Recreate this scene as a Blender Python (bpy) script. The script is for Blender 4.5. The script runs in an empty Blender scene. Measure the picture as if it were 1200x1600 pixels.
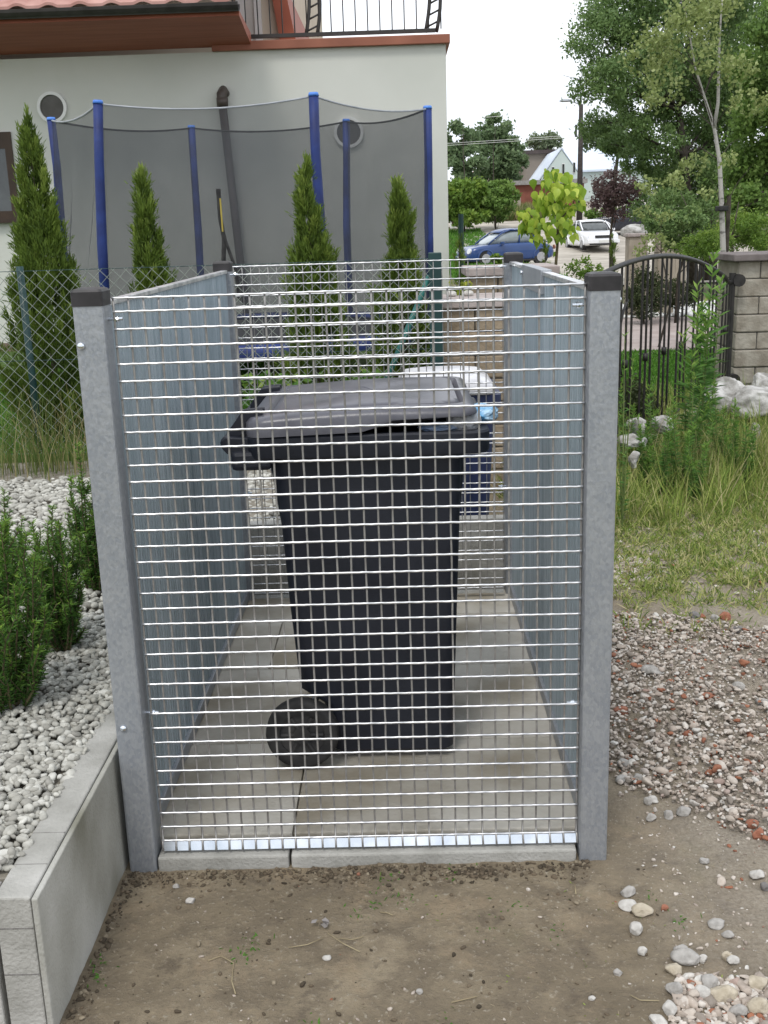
import bpy, math, random
import numpy as np
from mathutils import Matrix, Vector
random.seed(7); RS = np.random.RandomState(11)
S = bpy.context.scene; COL = S.collection
PI = math.pi
# ------------------------------------------------------------------ camera
f_ = 1680.72; pi_ = .2588; ro_ = -.0316; ya_ = -.0195
_c, _s = math.cos(ya_), math.sin(ya_)
FW = np.array([_s*math.cos(pi_), _c*math.cos(pi_), -math.sin(pi_)]); RT = np.array([_c, -_s, 0.]); UP = np.cross(RT, FW)
R2 = RT*math.cos(ro_)+UP*math.sin(ro_); U2 = -RT*math.sin(ro_)+UP*math.cos(ro_); CAMP = np.array([0, 0, 1.5])
cam = bpy.data.cameras.new('camera'); co = bpy.data.objects.new('camera', cam); COL.objects.link(co)
cam.sensor_fit = 'HORIZONTAL'; cam.sensor_width = 36; cam.lens = f_/1200*36; cam.clip_start = .05; cam.clip_end = 2000
M4 = Matrix.Identity(4)
for i in range(3):
    M4[i][0] = R2[i]; M4[i][1] = U2[i]; M4[i][2] = -FW[i]; M4[i][3] = CAMP[i]
co.matrix_world = M4; S.camera = co
# ------------------------------------------------------------------ world, sun, exposure
SUN_EL, SUN_AZ = math.radians(58), math.radians(200)     # azimuth clockwise from +Y
w = bpy.data.worlds.new('World'); S.world = w; w.use_nodes = True
nt = w.node_tree; nt.nodes.clear()
def N(t, T, **k):
    n = t.nodes.new(T)
    for a, b in k.items(): setattr(n, a, b)
    return n
sky = N(nt, 'ShaderNodeTexSky', sky_type='NISHITA', sun_disc=False, sun_elevation=SUN_EL, sun_rotation=SUN_AZ)
tc = N(nt, 'ShaderNodeTexCoord'); mp = N(nt, 'ShaderNodeMapping'); mp.inputs['Scale'].default_value = (1, 1, 3)
cl = N(nt, 'ShaderNodeTexNoise'); cl.inputs['Scale'].default_value = 2.2; cl.inputs['Detail'].default_value = 6
cr = N(nt, 'ShaderNodeValToRGB'); cr.color_ramp.elements[0].position = .30; cr.color_ramp.elements[1].position = .52
cr.color_ramp.elements[0].color = (.80, .80, .80, 1)
cr2 = N(nt, 'ShaderNodeValToRGB'); cr2.color_ramp.elements[0].position = .35; cr2.color_ramp.elements[1].position = .7
cr2.color_ramp.elements[0].color = (10.6, 11.2, 12.2, 1); cr2.color_ramp.elements[1].color = (12.6, 12.9, 13.4, 1)
for e in cr2.color_ramp.elements: e.color = tuple(v/16 for v in e.color[:3])+(1,)
sc_ = N(nt, 'ShaderNodeVectorMath', operation='SCALE'); sc_.inputs['Scale'].default_value = 16
mx = N(nt, 'ShaderNodeMix', data_type='RGBA')
bg = N(nt, 'ShaderNodeBackground'); bg.inputs['Strength'].default_value = .10; wo = N(nt, 'ShaderNodeOutputWorld')
L = nt.links.new
L(tc.outputs['Generated'], mp.inputs['Vector']); L(mp.outputs[0], cl.inputs['Vector']); L(cl.outputs['Fac'], cr.inputs[0]); L(cl.outputs['Fac'], cr2.inputs[0])
L(cr2.outputs[0], sc_.inputs[0]); L(cr.outputs[0], mx.inputs[0]); L(sky.outputs[0], mx.inputs[6]); L(sc_.outputs[0], mx.inputs[7])
L(mx.outputs[2], bg.inputs[0]); L(bg.outputs[0], wo.inputs[0])
sl = bpy.data.lights.new('sun', 'SUN'); sl.energy = 1.3; sl.angle = math.radians(14); sl.color = (1, .96, .9)
so = bpy.data.objects.new('sun', sl); COL.objects.link(so)
sd = Vector((math.sin(SUN_AZ)*math.cos(SUN_EL), math.cos(SUN_AZ)*math.cos(SUN_EL), math.sin(SUN_EL)))
so.rotation_euler = (-sd).to_track_quat('-Z', 'Y').to_euler()
S.view_settings.view_transform = 'Standard'; S.view_settings.look = 'None'; S.view_settings.gamma = 1
S.view_settings.exposure = 0.20
S.render.engine = 'CYCLES'
S.cycles.max_bounces = 6; S.cycles.transparent_max_bounces = 12

# ------------------------------------------------------------------ helpers
def ray(x, y): return FW*f_+R2*(x-600)-U2*(y-800)
def W(x, y, d): r = ray(x, y); return CAMP+r*d/r[1]
def G(x, y, z=0): r = ray(x, y); return CAMP+r*(z-1.5)/r[2]
def gz(y): return min(max(0, y-45)*.07, 3.6)

def _h(i, j, k, s):
    n = (i*374761393+j*668265263+k*2147483647+s*1274126177) & 0xffffffff
    n = ((n ^ (n >> 13))*1274126177) & 0xffffffff
    return ((n ^ (n >> 16)) & 0xffff)/65535.
def vnoise(P, sc=1., seed=0, octv=3):
    P = np.asarray(P, float); out = np.zeros(len(P)); a = 1; t = 0
    for o in range(octv):
        q = P*sc*(2**o)+seed*7.3; I = np.floor(q).astype(np.int64); F = q-I; F = F*F*(3-2*F); v = 0
        for dx in (0, 1):
            for dy in (0, 1):
                for dz in (0, 1):
                    wgt = (F[:, 0] if dx else 1-F[:, 0])*(F[:, 1] if dy else 1-F[:, 1])*(F[:, 2] if dz else 1-F[:, 2])
                    v = v+wgt*_h(I[:, 0]+dx, I[:, 1]+dy, I[:, 2]+dz, seed+o)
        out += a*(v-.5)*2; t += a; a *= .5
    return out/t

def tag(o, label=None, cat=None, group=None, kind=None):
    if label: o['label'] = label
    if cat: o['category'] = cat
    if group: o['group'] = group
    if kind: o['kind'] = kind
    return o
def empty(name, loc, label=None, cat=None, group=None, rz=0):
    o = bpy.data.objects.new(name, None); COL.objects.link(o); o.location = loc; o.rotation_euler = (0, 0, rz)
    o.empty_display_size = .1
    o['_o'] = 0; del o['_o']
    return tag(o, label, cat, group)
def base_of(o):
    b = Vector((0, 0, 0))
    while o is not None: b += Vector(o.location); o = o.parent
    return np.array(b)
def link(name, V, F, mat, parent=None, smooth=False, rnd=None, local=False, bevel=0, mats=None, midx=None):
    """V (n,3) world coordinates (local=True: the parent's coordinates), F list or (m,k) array"""
    V = np.asarray(V, float).reshape(-1, 3)
    me = bpy.data.meshes.new(name)
    loc = np.zeros(3)
    if parent is None:
        lo, hi = V.min(0), V.max(0); loc = np.array([(lo[0]+hi[0])/2, (lo[1]+hi[1])/2, lo[2]]); V = V-loc
    elif not local:
        V = V-base_of(parent)
    if isinstance(F, np.ndarray):
        m, k = F.shape
        me.vertices.add(len(V)); me.vertices.foreach_set('co', V.astype(np.float32).ravel())
        me.loops.add(m*k); me.loops.foreach_set('vertex_index', F.astype(np.int32).ravel())
        me.polygons.add(m); me.polygons.foreach_set('loop_start', np.arange(0, m*k, k, dtype=np.int32))
        me.polygons.foreach_set('loop_total', np.full(m, k, dtype=np.int32))
        me.update(calc_edges=True)
    else:
        me.from_pydata([tuple(v) for v in V], [], F); me.update()
    if rnd is not None:
        a = me.attributes.new('rnd', 'FLOAT', 'POINT'); a.data.foreach_set('value', np.asarray(rnd, np.float32))
    if smooth: me.polygons.foreach_set('use_smooth', np.ones(len(me.polygons), bool))
    if mats:
        for m_ in mats: me.materials.append(m_)
        me.polygons.foreach_set('material_index', np.asarray(midx, np.int32))
    else: me.materials.append(mat)
    o = bpy.data.objects.new(name, me); COL.objects.link(o); o.location = loc
    if parent is not None: o.parent = parent
    if me.validate(): print("INVALID MESH", name)
    if bevel:
        b = o.modifiers.new('bevel', 'BEVEL'); b.width = bevel; b.segments = 2; b.limit_method = 'ANGLE'; b.angle_limit = math.radians(40)
        b.harden_normals = False
    return o

class MB:
    def __init__(s): s.V = []; s.F = []; s.n = 0
    def add(s, V, F):
        V = [tuple(map(float, v)) for v in V]; s.V += V; s.F += [tuple(int(i)+s.n for i in f) for f in F]; s.n += len(V); return s
    def box(s, x0, x1, y0, y1, z0, z1, rot=0, piv=None):
        V = [(x, y, z) for z in (z0, z1) for x, y in ((x0, y0), (x1, y0), (x1, y1), (x0, y1))]
        if rot:
            px, py = piv if piv is not None else ((x0+x1)/2, (y0+y1)/2); c, q = math.cos(rot), math.sin(rot)
            V = [(px+(x-px)*c-(y-py)*q, py+(x-px)*q+(y-py)*c, z) for x, y, z in V]
        return s.add(V, [(3, 2, 1, 0), (4, 5, 6, 7), (0, 1, 5, 4), (1, 2, 6, 5), (2, 3, 7, 6), (3, 0, 4, 7)])
    def tube(s, pts, r, n=8, cap=True):
        P = np.asarray(pts, float); m = len(P); rr = np.full(m, r) if np.isscalar(r) else np.asarray(r, float)
        T = np.gradient(P, axis=0) if m > 2 else np.repeat((P[1:]-P[:1]), 2, 0)
        T = T/np.maximum(np.linalg.norm(T, axis=1, keepdims=True), 1e-9)
        up = np.array([0, 0, 1.]) if abs(T[0][2]) < .9 else np.array([1., 0, 0])
        V = []; u = np.cross(T[0], up); u /= np.linalg.norm(u)
        for i in range(m):
            u = u-T[i]*np.dot(u, T[i]); u /= max(np.linalg.norm(u), 1e-9); v = np.cross(T[i], u)
            for k in range(n):
                a = 2*PI*k/n; V.append(P[i]+(u*math.cos(a)+v*math.sin(a))*rr[i])
        F = [(i*n+k, i*n+(k+1) % n, (i+1)*n+(k+1) % n, (i+1)*n+k) for i in range(m-1) for k in range(n)]
        if cap: F += [tuple(range(n))[::-1], tuple((m-1)*n+k for k in range(n))]
        return s.add(V, F)
    def loft(s, rings, cap0=True, cap1=True):
        n = len(rings[0]); V = [p for r in rings for p in r]
        F = [(i*n+k, i*n+(k+1) % n, (i+1)*n+(k+1) % n, (i+1)*n+k) for i in range(len(rings)-1) for k in range(n)]
        if cap0: F.append(tuple(range(n))[::-1])
        if cap1: F.append(tuple((len(rings)-1)*n+k for k in range(n)))
        return s.add(V, F)
    def build(s, name, mat, parent=None, smooth=False, bevel=0, local=False, sub=0):
        o = link(name, s.V, s.F, mat, parent, smooth, bevel=bevel, local=local)
        if sub: m = o.modifiers.new('sub', 'SUBSURF'); m.levels = m.render_levels = sub
        return o
def rring(x0, x1, y0, y1, z, r=.04, n=5):
    """rounded rectangle in the XY plane"""
    out = []
    for cx, cy, a0 in ((x1-r, y1-r, 0), (x0+r, y1-r, PI/2), (x0+r, y0+r, PI), (x1-r, y0+r, 1.5*PI)):
        for k in range(n+1):
            a = a0+PI/2*k/n; out.append((cx+r*math.cos(a), cy+r*math.sin(a), z))
    return out
def yring(x, w_, z0, z1, r=.1, n=4):
    """rounded rectangle in the YZ plane (for lofts along X)"""
    r = min(r, w_*.98, (z1-z0)*.49)
    return [(x, p[0], p[1]) for p in rring(-w_, w_, z0, z1, 0, r, n)]
def disc(c, nrm, r, th, n=20, mb=None):
    mb = mb or MB(); c = np.asarray(c, float); nrm = np.asarray(nrm, float); nrm /= np.linalg.norm(nrm)
    return mb.tube([c-nrm*th/2, c+nrm*th/2], r, n)

# ------------------------------------------------------------------ materials
def mat(name, c1, c2=None, rough=.7, metal=0, sc=8., det=6, bump=0, bsc=60., spec=.4, alpha=None, mix=(.35, .65), coat=0, stretch=None, voro=0):
    m = bpy.data.materials.new(name); m.use_nodes = True; t = m.node_tree; b = t.nodes['Principled BSDF']; L = t.links.new
    b.inputs['Roughness'].default_value = rough; b.inputs['Metallic'].default_value = metal; b.inputs['Specular IOR Level'].default_value = spec
    b.inputs['Coat Weight'].default_value = coat
    tcn = N(t, 'ShaderNodeTexCoord'); vec = tcn.outputs['Object']
    if stretch:
        mp = N(t, 'ShaderNodeMapping'); mp.inputs['Scale'].default_value = stretch; L(vec, mp.inputs[0]); vec = mp.outputs[0]
    if c2 is not None:
        nz = N(t, 'ShaderNodeTexNoise'); nz.inputs['Scale'].default_value = sc; nz.inputs['Detail'].default_value = det; L(vec, nz.inputs[0])
        r = N(t, 'ShaderNodeValToRGB'); r.color_ramp.elements[0].position, r.color_ramp.elements[1].position = mix
        r.color_ramp.elements[0].color = (*c1, 1); r.color_ramp.elements[1].color = (*c2, 1)
        src = nz.outputs['Fac']
        if voro:
            v = N(t, 'ShaderNodeTexVoronoi'); v.inputs['Scale'].default_value = voro; L(vec, v.inputs[0])
            mm = N(t, 'ShaderNodeMix', data_type='FLOAT'); mm.inputs[0].default_value = .3; L(nz.outputs['Fac'], mm.inputs[2])
            sp = N(t, 'ShaderNodeSeparateColor'); L(v.outputs['Color'], sp.inputs[0]); L(sp.outputs[0], mm.inputs[3]); src = mm.outputs[0]
        L(src, r.inputs[0]); L(r.outputs[0], b.inputs['Base Color'])
    else: b.inputs['Base Color'].default_value = (*c1, 1)
    if bump:
        n2 = N(t, 'ShaderNodeTexNoise'); n2.inputs['Scale'].default_value = bsc; n2.inputs['Detail'].default_value = 5; L(vec, n2.inputs[0])
        bp = N(t, 'ShaderNodeBump'); bp.inputs['Strength'].default_value = bump; bp.inputs['Distance'].default_value = .01
        L(n2.outputs['Fac'], bp.inputs['Height']); L(bp.outputs[0], b.inputs['Normal'])
    if alpha is not None: b.inputs['Alpha'].default_value = alpha
    return m
def rmat(name, stops, rough=.7, transl=0., bump=0, bsc=80., spec=.3, nscale=0, metal=0):
    """colour from the per-vertex random attribute (each leaf or stone has its own colour)"""
    m = bpy.data.materials.new(name); m.use_nodes = True; t = m.node_tree; b = t.nodes['Principled BSDF']; L = t.links.new
    b.inputs['Roughness'].default_value = rough; b.inputs['Specular IOR Level'].default_value = spec
    at = N(t, 'ShaderNodeAttribute', attribute_name='rnd'); r = N(t, 'ShaderNodeValToRGB'); cr = r.color_ramp
    while len(cr.elements) < len(stops): cr.elements.new(.5)
    for e, (p, c) in zip(cr.elements, stops): e.position = p; e.color = (*c, 1)
    L(at.outputs['Fac'], r.inputs[0]); colr = r.outputs[0]
    if nscale:
        tcn = N(t, 'ShaderNodeTexCoord'); nz = N(t, 'ShaderNodeTexNoise'); nz.inputs['Scale'].default_value = nscale; L(tcn.outputs['Object'], nz.inputs[0])
        mr = N(t, 'ShaderNodeMapRange'); mr.inputs[3].default_value = .65; mr.inputs[4].default_value = 1.3; L(nz.outputs['Fac'], mr.inputs[0])
        vm = N(t, 'ShaderNodeVectorMath', operation='SCALE'); L(colr, vm.inputs[0]); L(mr.outputs[0], vm.inputs['Scale']); colr = vm.outputs[0]
    L(colr, b.inputs['Base Color'])
    if bump:
        tcn = N(t, 'ShaderNodeTexCoord'); n2 = N(t, 'ShaderNodeTexNoise'); n2.inputs['Scale'].default_value = bsc; L(tcn.outputs['Object'], n2.inputs[0])
        bp = N(t, 'ShaderNodeBump'); bp.inputs['Strength'].default_value = bump; bp.inputs['Distance'].default_value = .01
        L(n2.outputs['Fac'], bp.inputs['Height']); L(bp.outputs[0], b.inputs['Normal'])
    if transl:
        tr = N(t, 'ShaderNodeBsdfTranslucent'); L(colr, tr.inputs[0]); ms = N(t, 'ShaderNodeMixShader'); ms.inputs[0].default_value = transl
        L(b.outputs[0], ms.inputs[1]); L(tr.outputs[0], ms.inputs[2]); L(ms.outputs[0], t.nodes['Material Output'].inputs[0])
    return m
GALV = mat('galvanised_steel', (.285, .305, .335), (.375, .39, .41), rough=.47, metal=.5, sc=11, bump=.15, bsc=130, mix=(.3, .7), det=14, stretch=(1, 1, .6), voro=170)
PANEL = mat('zinc_panel', (.28, .345, .385), (.41, .475, .52), rough=.42, metal=.355, sc=5, stretch=(7, 7, .35), mix=(.35, .65))
WIRE = mat('bright_wire', (.52, .53, .55), (.80, .80, .81), rough=.33, metal=.8, sc=22, mix=(.4, .6))
ZINC = mat('bright_zinc', (.55, .60, .66), (.75, .78, .82), rough=.16, metal=.9, sc=14)
CAP = mat('cap_plastic', (.018, .017, .018), (.035, .032, .034), rough=.5, sc=30)
CONC = mat('concrete', (.25, .245, .22), (.47, .46, .43), rough=.9, sc=7, bump=.4, bsc=120, mix=(.3, .7), det=10)
CONC2 = mat('stained_concrete', (.19, .185, .145), (.44, .435, .40), rough=.85, sc=3.2, bump=.35, bsc=140, mix=(.36, .64), det=12, stretch=(1, 1, .7))
FLOORM = mat('slab_concrete', (.30, .265, .205), (.54, .515, .46), rough=.85, sc=3.0, bump=.3, bsc=90, mix=(.36, .62), det=10)
BINM = mat('bin_plastic', (.012, .014, .022), (.022, .025, .036), rough=.48, sc=5, bump=.08, bsc=200)
LIDM = mat('lid_plastic', (.07, .07, .085), (.12, .12, .14), rough=.30, sc=6, bump=.05, bsc=120)
RUBM = mat('rubber', (.018, .018, .019), (.045, .044, .043), rough=.8, sc=20, bump=.2)
RIMM = mat('wheel_plastic', (.02, .02, .022), (.06, .058, .056), rough=.7, sc=14)

# ------------------------------------------------------------------ ground
def grid(x0, x1, y0, y1, nx, ny, zf):
    xs = np.linspace(x0, x1, nx); ys = np.linspace(y0, y1, ny); X, Y = np.meshgrid(xs, ys)
    P = np.c_[X.ravel(), Y.ravel(), np.zeros(nx*ny)]; P[:, 2] = zf(P)
    i = np.arange(nx-1)[None, :]+np.arange(ny-1)[:, None]*nx; i = i.ravel()
    return P, np.c_[i, i+1, i+1+nx, i+nx]
def nfield(x, y, sc, seed, o=3): return vnoise(np.c_[x, y, np.zeros_like(x)], sc, seed, o)
def near_z(P):
    x, y = P[:, 0], P[:, 1]
    z = .012*nfield(x, y, 2.2, 1)+.009*nfield(x, y, 9, 2)+.006*nfield(x, y, 30, 3, 4)-.010
    z += .03*np.clip((x-1.2), 0, 1.5)*np.clip(nfield(x, y, 1.1, 5)+.4, 0, 1)      # rubble heap rises a little
    edge = np.minimum.reduce([x+3.4, 5.6-x, y-.9, 9.3-y]); return np.where(edge < .3, z*np.clip(edge, 0, .3)/.3, z)-.0
# ground material: trampled dirt, grassy beyond
gm = bpy.data.materials.new('dirt_ground'); gm.use_nodes = True; t = gm.node_tree; b = t.nodes['Principled BSDF']; b.inputs['Roughness'].default_value = .95
L = t.links.new; tcn = N(t, 'ShaderNodeTexCoord')
def nz(t, vec, sc, det=8, rgh=.6):
    n = N(t, 'ShaderNodeTexNoise'); n.inputs['Scale'].default_value = sc; n.inputs['Detail'].default_value = det; n.inputs['Roughness'].default_value = rgh
    t.links.new(vec, n.inputs[0]); return n.outputs['Fac']
def ramp(t, src, stops):
    r = N(t, 'ShaderNodeValToRGB'); cr = r.color_ramp
    while len(cr.elements) < len(stops): cr.elements.new(.5)
    for e, (p, c) in zip(cr.elements, stops): e.position = p; e.color = (*c, 1)
    t.links.new(src, r.inputs[0]); return r.outputs[0]
def mixc(t, fac, a, b_):
    m = N(t, 'ShaderNodeMix', data_type='RGBA'); t.links.new(fac, m.inputs[0])
    for i, q in ((6, a), (7, b_)):
        if isinstance(q, tuple): m.inputs[i].default_value = (*q, 1)
        else: t.links.new(q, m.inputs[i])
    return m.outputs[2]
gvec = tcn.outputs['Object']
dirt = ramp(t, nz(t, gvec, 2.3, 12, .65), [(.3, (.17, .135, .088)), (.5, (.27, .218, .145)), (.70, (.37, .305, .21))])
dirt2 = mixc(t, ramp(t, nz(t, gvec, 14), [(.42, (0, 0, 0)), (.62, (1, 1, 1))]), dirt, (.20, .16, .108))
dirt3 = mixc(t, ramp(t, nz(t, gvec, 90, 3), [(.60, (0, 0, 0)), (.70, (.8, .8, .8))]), dirt2, (.42, .37, .29))
dirt3 = mixc(t, ramp(t, nz(t, gvec, 5.5, 10, .7), [(.54, (0, 0, 0)), (.66, (.75, .75, .75))]), dirt3, (.35, .27, .175))
dirt3 = mixc(t, ramp(t, nz(t, gvec, 8.5, 10, .7), [(.56, (0, 0, 0)), (.64, (.8, .8, .8))]), dirt3, (.15, .118, .082))
dirt4 = mixc(t, ramp(t, nz(t, gvec, 3.1, 5), [(.6, (0, 0, 0)), (.72, (.35, .35, .35))]), dirt3, (.13, .14, .06))
sx_ = N(t, 'ShaderNodeSeparateXYZ'); L(gvec, sx_.inputs[0]); mr_ = N(t, 'ShaderNodeMapRange'); mr_.inputs[1].default_value = -.65; mr_.inputs[2].default_value = -.25; L(sx_.outputs[0], mr_.inputs[0])
ad_ = N(t, 'ShaderNodeMath', operation='MULTIPLY'); L(mr_.outputs[0], ad_.inputs[0]); L(ramp(t, nz(t, gvec, 2.2, 8), [(.3, (.2, .2, .2)), (.6, (1, 1, 1))]), ad_.inputs[1])
dirt5 = mixc(t, ad_.outputs[0], dirt4, ramp(t, nz(t, gvec, 120, 4), [(.3, (.26, .22, .17)), (.7, (.46, .405, .33))]))   # gravelly sand where the rubble lies
L(dirt5, b.inputs['Base Color'])
bp = N(t, 'ShaderNodeBump'); bp.inputs['Strength'].default_value = 1.0; bp.inputs['Distance'].default_value = .02; L(nz(t, gvec, 45, 10, .7), bp.inputs['Height']); L(bp.outputs[0], b.inputs['Normal'])
P, F = grid(-3.4, 5.6, .9, 9.3, 525, 480, near_z)
P0 = P
tag(link('ground', P, F, gm, smooth=True), kind='structure')
FIELD = mat('field', (.06, .075, .022), (.17, .15, .07), rough=.95, sc=.5, bump=.5, bsc=5, det=10)
def far_z(P):
    d = np.clip(P[:, 1]-45, 0, 51.4)*.07; return d-.03
V1, F1 = grid(-500, 500, -60, 1200, 60, 900, far_z)
tag(link('field', V1, F1, FIELD, smooth=True), kind='structure')
ROADM = mat('sandy_road', (.30, .27, .225), (.46, .42, .36), rough=.95, sc=.8, bump=.5, bsc=12, det=10)
def poly_sheet(name, pts, z, m, kind='structure', zf=None):
    V = [(x, y, (zf(y) if zf else 0)+z) for x, y in pts]
    return tag(link(name, V, [tuple(range(len(V)))], m), kind=kind)
ROADN = []
for y in np.linspace(26, 100, 38):
    # the road sweeps in from the right and runs off behind the house corner
    xc = 6.5+(y-26)*.07; hw = 5.2 if y < 62 else 5.2+(y-62)*.35
    ROADN.append((xc-hw, xc+hw+2, y))
V = []; Fq = []
for i, (a, c, y) in enumerate(ROADN):
    V += [(a, y, gz(y)+.01), (c, y, gz(y)+.01)]
    if i: Fq.append((2*i-2, 2*i-1, 2*i+1, 2*i))
tag(link('road', V, Fq, ROADM), kind='structure')

# ------------------------------------------------------------------ scatter stones
def ico(sub):
    t_ = (1+5**.5)/2
    V = np.array([(-1, t_, 0), (1, t_, 0), (-1, -t_, 0), (1, -t_, 0), (0, -1, t_), (0, 1, t_), (0, -1, -t_), (0, 1, -t_), (t_, 0, -1), (t_, 0, 1), (-t_, 0, -1), (-t_, 0, 1)], float)
    F = [(0, 11, 5), (0, 5, 1), (0, 1, 7), (0, 7, 10), (0, 10, 11), (1, 5, 9), (5, 11, 4), (11, 10, 2), (10, 7, 6), (7, 1, 8), (3, 9, 4), (3, 4, 2), (3, 2, 6), (3, 6, 8), (3, 8, 9), (4, 9, 5), (2, 4, 11), (6, 2, 10), (8, 6, 7), (9, 8, 1)]
    V /= np.linalg.norm(V, axis=1, keepdims=True); V = list(map(tuple, V))
    for _ in range(sub):
        cache = {}; NF = []
        def mid(a, b):
            k = (min(a, b), max(a, b))
            if k not in cache:
                m = (np.array(V[a])+np.array(V[b])); m /= np.linalg.norm(m); V.append(tuple(m)); cache[k] = len(V)-1
            return cache[k]
        for a, b, c in F:
            ab, bc, ca = mid(a, b), mid(b, c), mid(c, a); NF += [(a, ab, ca), (b, bc, ab), (c, ca, bc), (ab, bc, ca)]
        F = NF
    return np.array(V), np.array(F)
ICO1 = ico(1); ICO2 = ico(2); ICO3 = ico(3)
def rotm(n):
    q = RS.normal(size=(n, 4)); q /= np.linalg.norm(q, axis=1, keepdims=True); a, b, c, d = q.T
    return np.stack([np.stack([1-2*(c*c+d*d), 2*(b*c-a*d), 2*(b*d+a*c)], -1), np.stack([2*(b*c+a*d), 1-2*(b*b+d*d), 2*(c*d-a*b)], -1), np.stack([2*(b*d-a*c), 2*(c*d+a*b), 1-2*(b*b+c*c)], -1)], 1)
def rotz(n, tilt=.35):
    a = RS.uniform(0, 2*PI, n); R = np.zeros((n, 3, 3)); R[:, 0, 0] = np.cos(a); R[:, 0, 1] = -np.sin(a); R[:, 1, 0] = np.sin(a); R[:, 1, 1] = np.cos(a); R[:, 2, 2] = 1
    b = RS.normal(0, tilt, n); T = np.zeros((n, 3, 3)); T[:, 0, 0] = 1; T[:, 1, 1] = np.cos(b); T[:, 1, 2] = -np.sin(b); T[:, 2, 1] = np.sin(b); T[:, 2, 2] = np.cos(b)
    return R@T
def pebbles(C, size, angular=0., flat=(.55, .8), base=ICO1, jit=.18):
    """C (n,3) centres, size (n,) mean radius -> V, F, per-vertex rnd"""
    n = len(C); B, F = base; k = len(B)
    sc = np.stack([RS.uniform(.85, 1.6, n), RS.uniform(.65, 1.1, n), RS.uniform(*flat, n)], 1)*size[:, None]
    if angular:
        # cut corners with random planes
        P = np.repeat(B[None], n, 0).copy()
        for _ in range(9):
            d = RS.normal(size=(n, 3)); d /= np.linalg.norm(d, axis=1, keepdims=True); h = RS.uniform(.35, .8, n)
            dt = np.einsum('nki,ni->nk', P, d); ex = np.clip(dt-h[:, None], 0, None)*angular; P -= ex[..., None]*d[:, None]
        P += RS.normal(0, .03, P.shape)
    else:
        P = np.repeat(B[None], n, 0)*(1+RS.normal(0, jit*.35, (n, k, 1)))
        P += np.einsum('nki,ni->nk', P**2, RS.normal(0, .16, (n, 3)))[..., None]*np.repeat(B[None], n, 0)
    P = P*sc[:, None]; P = np.einsum('nij,nkj->nki', rotz(n), P)+C[:, None]
    FF = (F[None]+(np.arange(n)*k)[:, None, None]).reshape(-1, 3)
    return P.reshape(-1, 3), FF, np.repeat(RS.uniform(0, 1, n), k)
PEBM = rmat('white_pebbles', [(0, (.24, .23, .205)), (.2, (.34, .33, .29)), (.7, (.44, .43, .385)), (1, (.58, .57, .52))], rough=.75, nscale=60, bump=.15)
RUBBLE = rmat('rubble_stones', [(0, (.22, .19, .16)), (.2, (.37, .31, .26)), (.5, (.47, .41, .35)), (.78, (.56, .51, .455)), (.93, (.55, .53, .49)), (.95, (.24, .10, .06)), (1, (.33, .14, .08))], rough=.9, nscale=50, bump=.3)

# raised gravel bed, left of and behind the shelter
BEDM = mat('bed_soil', (.15, .13, .10), (.26, .24, .20), rough=.95, sc=20, bump=.5)
mb = MB(); mb.box(-9, -.79, 1.85, 5.88, -.05, .285); mb.box(-.79, .06, 4.26, 5.88, -.05, .30)
tag(mb.build('gravel_bed', BEDM), kind='structure')
def scatter(n, x0, x1, y0, y1):
    return np.c_[RS.uniform(x0, x1, n), RS.uniform(y0, y1, n)]
def bedz(q): return .300+.02*nfield(q[:, 0], q[:, 1], 1.6, 8)-.012*np.clip(1-(-.79-q[:, 0])/.10, 0, 1)*(q[:, 0] < -.6)
q = np.r_[scatter(11800, -1.75, -.785, 1.86, 3.3), scatter(900, -.83, -.715, 2.64, 3.4), scatter(6500, -2.3, -.73, 3.3, 5.35), scatter(900, -3.2, -2.3, 3.9, 5.35), scatter(5500, -3.2, -1.75, 1.86, 4.2), scatter(1600, -.82, .05, 4.34, 5.4)]
sz = np.r_[RS.uniform(.006, .0118, 12700), RS.uniform(.009, .0165, 14500)]
zc = bedz(q)+RS.uniform(-.004, .014, len(q))
V, F, r = pebbles(np.c_[q, zc], sz)
tag(link('white_gravel', V, F, PEBM, smooth=True, rnd=r), 'rounded off-white pebbles covering the raised bed beside and behind the bin shelter', 'gravel', kind='stuff')
# strip of soil and lawn behind
LAWN = mat('lawn_soil', (.05, .10, .02), (.09, .15, .03), rough=.95, sc=6, bump=.4)
tag(MB().box(-14, .12, 5.88, 26, -.05, .33).build('lawn', LAWN), kind='structure')

# ------------------------------------------------------------------ rubble right of the shelter
def inrub(x, y):
    # main patch and near patch, ragged edges
    n = nfield(x, y, 2.5, 21)*.22
    a = (y < 4.02-.25*(x-.9)+n) & (y > 2.72-1.15*(x-.56)+n*1.2) & (x > .52)
    b2 = (y < 2.12+n) & (x > .50+(2.0-y)*-.15+n*1.1) & (y > .95) & (x-.52 > (y-1.62)*.42)
    return a, b2
q = scatter(95000, .5, 3.0, 1.0, 4.5); a, b2 = inrub(q[:, 0], q[:, 1])
near = scatter(7000, .42, 1.1, 1.5, 2.08); nn_ = nfield(near[:, 0], near[:, 1], 5, 61); near = near[(near[:, 1] < 1.90+.10*nn_+.12*np.clip(near[:, 0]-.6, 0, .3)) & (near[:, 0] > .545+.06*nn_-(1.9-near[:, 1])*.35)]; main = q[a]
gap = nfield(main[:, 0], main[:, 1], 1.3, 33, 2); dens = np.clip(1.25-1.6*np.clip(gap, 0, 1)-.35*np.clip(main[:, 0]-1.35, 0, 1), .06, 1); main = main[RS.uniform(0, 1, len(main)) < dens][:27000]
loose = scatter(1500, -.6, 2.2, 1.3, 2.3); loose = loose[(loose[:, 0] > .5) | (RS.uniform(0, 1, len(loose)) < .35)]
loose2 = scatter(2600, .55, 1.8, 1.2, 3.0)
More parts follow.
